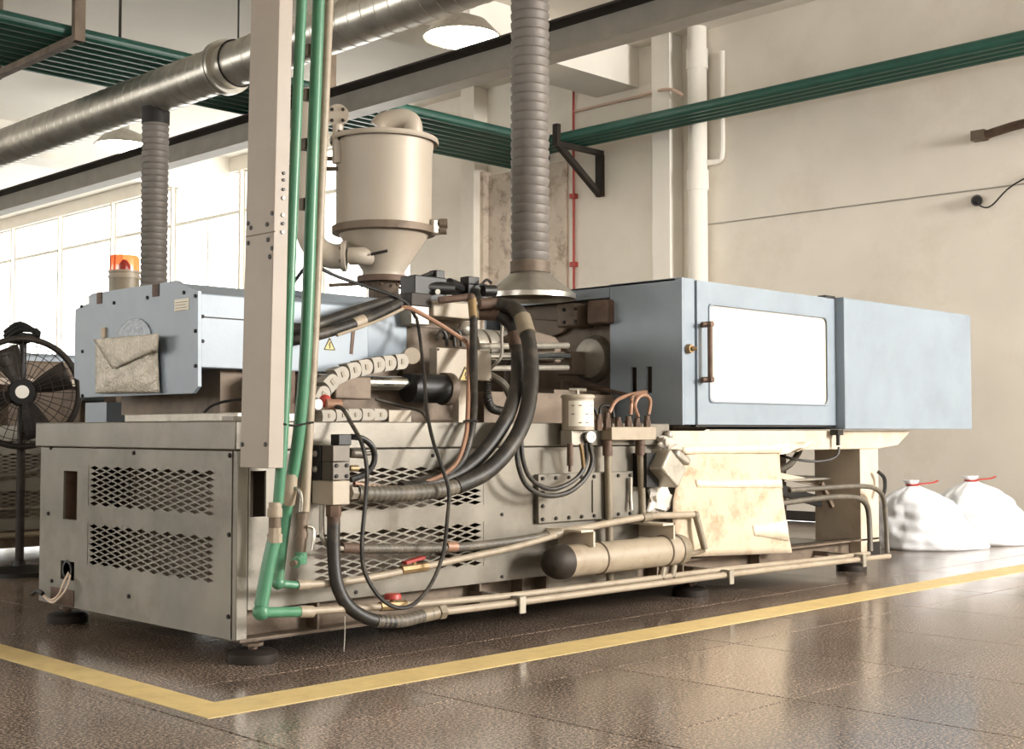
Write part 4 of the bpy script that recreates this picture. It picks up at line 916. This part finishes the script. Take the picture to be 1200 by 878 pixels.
o = hc + rt * .285 + fw * .03 + up * hz(266); G().obox(o, (.07, .06, .085)).build('band_latch', 'alu', ho, bevel=.01); G().cyl(o + rt * .03 + up * .02, o + rt * .075 + up * .02, .028, n=14).cyl(o + rt * .03 - up * .02, o + rt * .07 - up * .02, .022, n=12).build('latch_bolt', 'cast', ho)
o = hc - rt * .235 + fw * .13 + up * hz(163); G().obox(o, (.05, .05, .06)).build('lid_latch', 'black', ho, bevel=.006)
# side air inlet
p0 = hc - rt * .10 + fw * .16 + up * hz(304)
G().tube([hc - rt * .05 + fw * .06 + up * hz(302), p0, p0 - rt * .07 + up * .0], .05, 18, 3).build('air_inlet', 'hopper', ho)
fl = p0 - rt * .09
f = G().cyl(fl, fl - rt * .022, .085, n=26).build('inlet_flange', 'hopper', ho)
for i in range(6): a = 2 * math.pi * i / 6; bolt(f, fl - rt * .02 + (up * math.cos(a) + fw * math.sin(a)) * .068, tuple(-rt), .009, .012, 'cast')
G().tube([fl - rt * .02, fl - rt * .08, fl - rt * .15 + up * .03, fl - rt * .20 + up * .10, fl - rt * .215 + up * .22, fl - rt * .215 + up * .5, fl - rt * .215 + up * .92], .07, 20, 5).build('air_duct', 'hopper', ho)
p1 = hc - rt * .245 + fw * .13; pd = p1 + up * hz(139)
f = G().cyl(pd, pd + fw * .015, .062, n=26).build('blank_flange', 'hopper', ho)
for i in range(4): a = math.pi / 4 + math.pi / 2 * i; bolt(f, pd + fw * .015 + (up * math.cos(a) + rt * math.sin(a)) * .043, tuple(fw), .010, .010, 'cast_dark')
G().cyl(p1 + up * hz(195), p1 + up * hz(150), .03, n=12).build('flange_post', 'hopper', ho)
for py in (188, 200): q = hc - rt * .27 + fw * .1 + up * hz(py); G().cyl(q - rt * .06, q + rt * .06, .012, n=10).build('clip', 'cast', ho)
q = hc + fw * .2 + up * hz(301); G().cyl(q - rt * .05 - up * .01, q + rt * .04 + up * .01, .008, n=8).build('lever', 'cast_dark', ho)
q = hc + up * hz(333); G().cyl(q - rt * .10 + fw * .05, q - rt * .30 + fw * .05 - up * .01, .01, n=8).build('slide_handle', 'cast', ho)

# ================================================================== trunking and service pipes from above
def ext(a, b, z): t = (z - a.z) / (b.z - a.z); return a + (b - a) * t
A0, A1 = PY(314, 549, 4.40), PY(327, 14, 4.40); B0, B1 = PY(332, 545, 4.40), PY(343, 14, 4.40)
C0, C1 = PX(281, 549, A0.x), PX(294, 14, A1.x)
A1, B1, C1 = ext(A0, A1, ZC), ext(B0, B1, ZC), ext(C0, C1, ZC); z0 = A0.z
A0.z = B0.z = C0.z = z0
D0 = B0 + (C0 - A0); D1 = B1 + (C1 - A1)
tr = thing('cable_trunking', 'tall beige cable trunking dropping from the ceiling beside green pipes', 'trunking', (A0 + D0) / 2)
G().add([A0, B0, D0, C0, A1, B1, D1, C1], [(0, 1, 2, 3), (7, 6, 5, 4), (0, 4, 5, 1), (1, 5, 6, 2), (2, 6, 7, 3), (3, 7, 4, 0)]).build('trunk', 'trunk', tr, bevel=.003)
def tp(px, py): return PY(px, py, 4.398)
for py in (203, 211, 222, 232, 252, 262, 272): bolt(tr, tp(332.5 - (py - 203) * .02, py), (0, -1, 0), .009 if py in (232, 252, 272) else .007, .004, 'grey_paint' if py in (232, 252, 272) else 'black')
for px, py in ((291, 262), (294, 267), (313, 263), (319, 250), (291, 285), (314, 281), (319, 291), (316, 301), (284, 521), (311, 521)):
    X = A0.x + (A1.x - A0.x) * (PX(px, py, A0.x).z - A0.z) / (A1.z - A0.z); bolt(tr, PX(px, py, X - .001), (-1, 0, 0), .010, .004, 'black')
zz = PX(300, 274, A0.x).z; X = A0.x + (A1.x - A0.x) * (zz - A0.z) / (A1.z - A0.z)
G().box(X - .003, X + .002, C0.y - .215, C0.y - .005, zz - .002, zz + .002).build('joint_seam', 'cast', tr)
def top(pts):     # carry a vertical run on up to the ceiling
    P = T(pts); e = ext(P[1], P[0], ZC); return [e] + P
def service(name, label, cat, pts, r, m):
    P = top(pts); t = thing(name, label, cat, P[-1]); G().tube(P, r, 16, 4).build('pipe', m, t); return t
g1 = service('green_water_pipe', 'green water pipe against the trunking with its elbow lowest near the floor', 'pipe', [(353, 14, 4.43), (345, 200, 4.43), (337, 400, 4.43), (331, 520, 4.43), (326, 590, 4.44)], .0225, 'green_pipe')
G().cyl(PY(322, 600, 4.44), PY(322, 624, 4.445), .025, n=16).build('ball_valve', 'cast', g1)
for a, b in ((588, 606), (618, 636)): G().lathe([(.031, 0), (.031, .035), (.026, .036), (.026, .06)], PY(322, b if a > 600 else b, 4.44), (0, 0, 1), 8 if a > 600 else 16).build('union_nut', 'pipe_beige', g1)
G().tube(T([(321, 634, 4.445), (314, 665, 4.45), (306, 710, 4.455)]), .029, 16, 3).build('pipe', 'green_pipe', g1)
G().ball(PY(306, 717, 4.455), .036, 16).build('elbow', 'green_pipe', g1)
a, b = PY(306, 718, 4.455), PY(352, 717, 4.50); G().cyl(a, b, .022, n=14).build('elbow_stub', 'green_pipe', g1)
G().cyl(PY(350, 717, 4.50), PY(366, 717, 4.50), .026, n=14).build('adapter', 'pipe_beige', g1)
g2 = service('green_water_pipe', 'green water pipe between trunking and beige pipe, with a lever valve', 'pipe', [(373, 14, 4.46), (366, 200, 4.46), (359, 400, 4.46), (351, 500, 4.48), (344, 550, 4.5), (341, 560, 4.51)], .0265, 'green_pipe')
G().tube(T([(341, 556, 4.505), (340, 575, 4.51), (338, 590, 4.53)]), .028, 14, 3).build('ball_valve', 'pipe_beige', g2)
G().tube(T([(343, 572, 4.49), (350, 574, 4.47), (353, 585, 4.46), (352, 600, 4.46)]), .008, 8).build('valve_lever', 'chrome', g2)
G().tube(T([(338, 588, 4.53), (333, 620, 4.55), (327, 670, 4.56)]), .024, 14, 3).build('pipe', 'green_pipe', g2)
G().ball(PY(326, 683, 4.56), .030, 14).build('elbow', 'green_pipe', g2); G().cyl(PY(327, 670, 4.56), PY(326, 683, 4.56), .024, n=14).cyl(PY(326, 684, 4.56), PY(350, 686, 4.56), .017, n=12).build('elbow_stub', 'green_pipe', g2)
G().cyl(PY(348, 686, 4.56), PY(362, 685, 4.56), .022, n=12).build('adapter', 'pipe_beige', g2)
g3 = service('beige_water_pipe', 'beige pipe beside the green ones ending in a capped green elbow', 'pipe', [(385, 14, 4.49), (377, 200, 4.49), (368, 400, 4.49), (362, 500, 4.49), (357, 600, 4.49)], .021, 'pipe_beige')
G().cyl(PY(354.5, 601, 4.49), PY(354.5, 608, 4.49), .028, n=16).cyl(PY(354, 608, 4.49), PY(354, 624, 4.49), .023, n=14).cyl(PY(354, 624, 4.49), PY(353, 631, 4.49), .027, n=16).cyl(PY(353, 630, 4.49), PY(353, 650, 4.49), .022, n=14).build('ball_valve', 'cast', g3)
G().tube(T([(360, 617, 4.46), (367, 620, 4.45), (368, 632, 4.44), (366, 645, 4.44)]), .008, 8).build('valve_lever', 'chrome', g3)
G().cyl(PY(353, 647, 4.49), PY(352, 661, 4.49), .026, n=16).cyl(PY(352, 656, 4.49), PY(346, 660, 4.40), .022, n=14).build('elbow', 'green_pipe', g3); G().cyl(PY(346.5, 659.5, 4.41), PY(343, 661, 4.385), .014, n=10).build('plug', 'cast', g3)
tie = T([(332, 497, 4.40), (345, 499, 4.44), (360, 496, 4.46), (367, 495, 4.47)]); G().tube(tie, .005, 6, 3).build('cable_tie', 'black', g2)
for py in (60, 112, 170, 240): p = PY(364 - (py - 60) * .03, py, 4.5); G().obox(p, (.05, .03, .05)).build('pipe_clip', 'cast', g3)

# ================================================================== sacks by the wall
def sack(label, cx, cy, rx, ry, h, seed, ear):
    rnd = random.Random(seed); ph = [rnd.random() * 6.3 for _ in range(8)]
    t = thing('white_sack', label, 'sack', (cx, cy, 0)); g = G(); n = 56; m = 30; vs = []
    prof = [(0, .92), (.03, .99), (.15, 1.0), (.35, .95), (.55, .87), (.70, .74), (.81, .52), (.88, .26), (.93, .10), (1.0, .19)]
    for j in range(m + 1):
        z = j / m; k = 0
        while k < len(prof) - 2 and prof[k + 1][0] < z: k += 1
        f = (z - prof[k][0]) / (prof[k + 1][0] - prof[k][0]); r = prof[k][1] + (prof[k + 1][1] - prof[k][1]) * f
        for i in range(n):
            a = 2 * math.pi * i / n
            w = 1 + (.05 * math.sin(5 * a + ph[0] + z * 4) + .035 * math.sin(9 * a + ph[1] - z * 9) + .022 * math.sin(17 * a + ph[2] + z * 16)) * (.3 + 1.5 * z * (1.2 - z)) + .016 * math.sin(z * 34 + 4 * a + ph[3]) - .05 * abs(math.sin(6 * a + 7 * z + ph[4])) * z - .03 * abs(math.sin(11 * a - 5 * z + ph[5]))
            e = ear * max(0, math.cos(a)) ** 8 * max(0, 1 - z * 2.2)
            u = (r * w + e) * rx * math.cos(a) + ear * .0 - rx * .34 * z; v = r * w * ry * math.sin(a)
            p = Vector((cx, cy, z * h * (1 - .0))) + rt * u + (-fw) * v; vs.append(p)
    fs = [(j * n + i, j * n + (i + 1) % n, (j + 1) * n + (i + 1) % n, (j + 1) * n + i) for j in range(m) for i in range(n)] + [tuple(range(n - 1, -1, -1)), tuple(m * n + i for i in range(n))]
    g.add(vs, fs).build('sack_body', 'sack', t, angle=80)
    tc = Vector((cx, cy, h * .93)) - rt * rx * .316
    G().ring(tc, (0, 0, 1), .048 * rx / .4, .009, 20, 6).build('tie_band', 'red', t)
    G().tube([tc + fw * .05, tc + fw * .05 + rt * .07 + up * .012, tc + fw * .03 + rt * .16 + up * .02, tc + rt * .22 + up * .035], .008, 6, 4).build('tie_end', 'red', t)
sack('full white woven sack tied with red string, nearer the machine leg', 10.30, 5.30, .40, .30, .58, 3, .38)
sack('full white woven sack tied with red string, against the end wall', 11.12, 5.16, .42, .30, .60, 9, .42)

# ================================================================== second machine and the fan behind
N2 = thing('neighbouring_molding_machine', 'second moulding machine standing in the row behind the fan', 'machine', (5, 10.6, 0))
Y2 = 9.72
G().box(3.28, 5.9, Y2 + .2, 11.36, .16, .93).build('oil_tank', 'cast', N2)
G().box(3.03, 5.98, Y2 - .02, 11.5, .918, 1.042).build('base_cap', 'steel', N2, bevel=.006)
s2 = holed('Y', Y2, .012, 3.06, 5.95, .238, .913, [(3.45, 5.4, .628, .832), (3.45, 5.4, .325, .546)]).build('side_panel', 'steel', N2)
vent('Y', Y2 + .002, .004, 3.45, 5.4, .628, .832).build('vent_mesh', 'steel', s2); vent('Y', Y2 + .002, .004, 3.45, 5.4, .325, .546).build('vent_mesh', 'steel', s2)
G().box(3.06, 3.072, Y2 + .0, 11.5, .115, .913).build('end_panel', 'steel', N2)
G().box(3.1, 5.98, Y2 + .02, 11.45, .102, .238).build('bottom_frame', 'cast', N2)
for x in (3.2, 5.6):
    for y in (Y2 + .1, 11.4): G().lathe([(.105, 0), (.105, .05), (.05, .06), (.05, .103)], (x, y, 0), (0, 0, 1), 20).build('levelling_foot', 'cast', N2)
G().box(4.2, 5.6, 10.15, 11.0, 1.25, 1.63).build('cylinder_cover', 'blue', N2, bevel=.03)
G().box(3.6, 5.7, 10.25, 10.9, 1.042, 1.25).build('injection_carriage', 'cast', N2); G().box(3.7, 5.0, 10.0, 10.14, 1.042, 1.56).build('hydraulic_unit', 'cast', N2, bevel=.02)
G().box(3.9, 5.5, 9.85, 9.95, 1.36, 1.41).build('guide_rail', 'cream', N2); G().box(4.3, 4.5, 9.8, 10.0, 1.042, 1.36).build('rail_post', 'cast', N2); G().box(5.2, 5.4, 9.8, 10.0, 1.042, 1.36).build('rail_post', 'cast', N2)
def low(px, py, z): return PY(px, py, Y2 - .08)
G().tube([low(-20, 560, 0), low(25, 556, 0), low(48, 548, 0), low(75, 530, 0)], .02, 10).build('side_hose', 'hose_grey', N2)
G().cyl((3.2, Y2 - .1, PY(30, 596, Y2 - .1).z), (5.8, Y2 - .1, PY(30, 596, Y2 - .1).z), .018, n=10).build('water_pipe', 'hose_grey', N2)
G().cyl((3.2, Y2 - .1, PY(30, 627, Y2 - .1).z), (5.8, Y2 - .1, PY(30, 627, Y2 - .1).z), .024, n=10).build('water_pipe', 'pipe_drab', N2)
fcp = PY(26, 460, 8.75); fc = Vector(fcp)
fn = thing('pedestal_fan', 'large dark industrial fan with a round wire guard beside the machine', 'fan', (fc.x, fc.y, 0))
fx = (Vector((0, 0, 1.15)) - fc); fx.z = 0; fx.normalize(); fu = Vector((-fx.y, fx.x, 0))
RF = .375
G().ring(fc, fx, RF, .022, 56, 10).build('guard_rim', 'cast_dark', fn)
g = G()
for i in range(36):
    a = 2 * math.pi * i / 36; d = fu * math.cos(a) + up * math.sin(a)
    g.tube([fc + d * .06 + fx * .12, fc + d * .2 + fx * .11, fc + d * .31 + fx * .07, fc + d * RF], .003, 5, 2)
for R_, dd in ((.12, .118), (.2, .11), (.27, .09), (.33, .055)): g.ring(fc + fx * dd, fx, R_, .003, 48, 5)
g.build('wire_guard', 'cast_dark', fn)
G().cyl(fc + fx * .11, fc + fx * .135, .085, n=28).build('guard_badge_ring', 'black', fn)
s_ = G().cyl(fc + fx * .135, fc + fx * .14, .045, n=24).build('badge', 'white', fn)
for k in range(4):
    g = G(); a0 = math.pi / 2 * k + .4; vs = []
    for j in range(7):
        r = .06 + .28 * j / 6
        for s in (-1, 1):
            a = a0 + s * (.42 - .12 * j / 6); vs.append(fc + (fu * math.cos(a) + up * math.sin(a)) * r + fx * (.02 + s * .035))
    g.add(vs, [(2 * j, 2 * j + 1, 2 * j + 3, 2 * j + 2) for j in range(6)]).build('blade', 'cast_dark', fn, solid=.006)
G().cyl(fc - fx * .22, fc - fx * .02, .10, n=24).build('motor', 'black', fn); G().cyl(fc - fx * .02, fc + fx * .06, .06, n=20).build('hub', 'black', fn)
G().cyl((fc - fx * .12) - up * (fc.z - .03), fc - fx * .12 - up * .05, .03, n=14).build('pole', 'cast_dark', fn)
q = fc - fx * .12; G().lathe([(.30, 0), (.30, .03), (.05, .06), (.04, .09)], (q.x, q.y, 0), (0, 0, 1), 32).build('foot', 'black', fn)
for k in range(3): G().tube([fc - fx * .1 + up * (.36 + .03 * k) + fu * -.12, fc - fx * .05 + up * (.44 + .02 * k) + fu * -.02, fc + up * (.42 - .01 * k) + fu * .10, fc - fx * .06 + up * (.36 + .02 * k) + fu * .02, fc - fx * .1 + up * (.37 + .03 * k) + fu * -.12], .02, 8, 5).build('coiled_cable', 'black', fn)
G().cyl(fc - fx * .1 + up * .05, fc - fx * .1 + up * .4, .025, n=12).build('carry_post', 'black', fn)
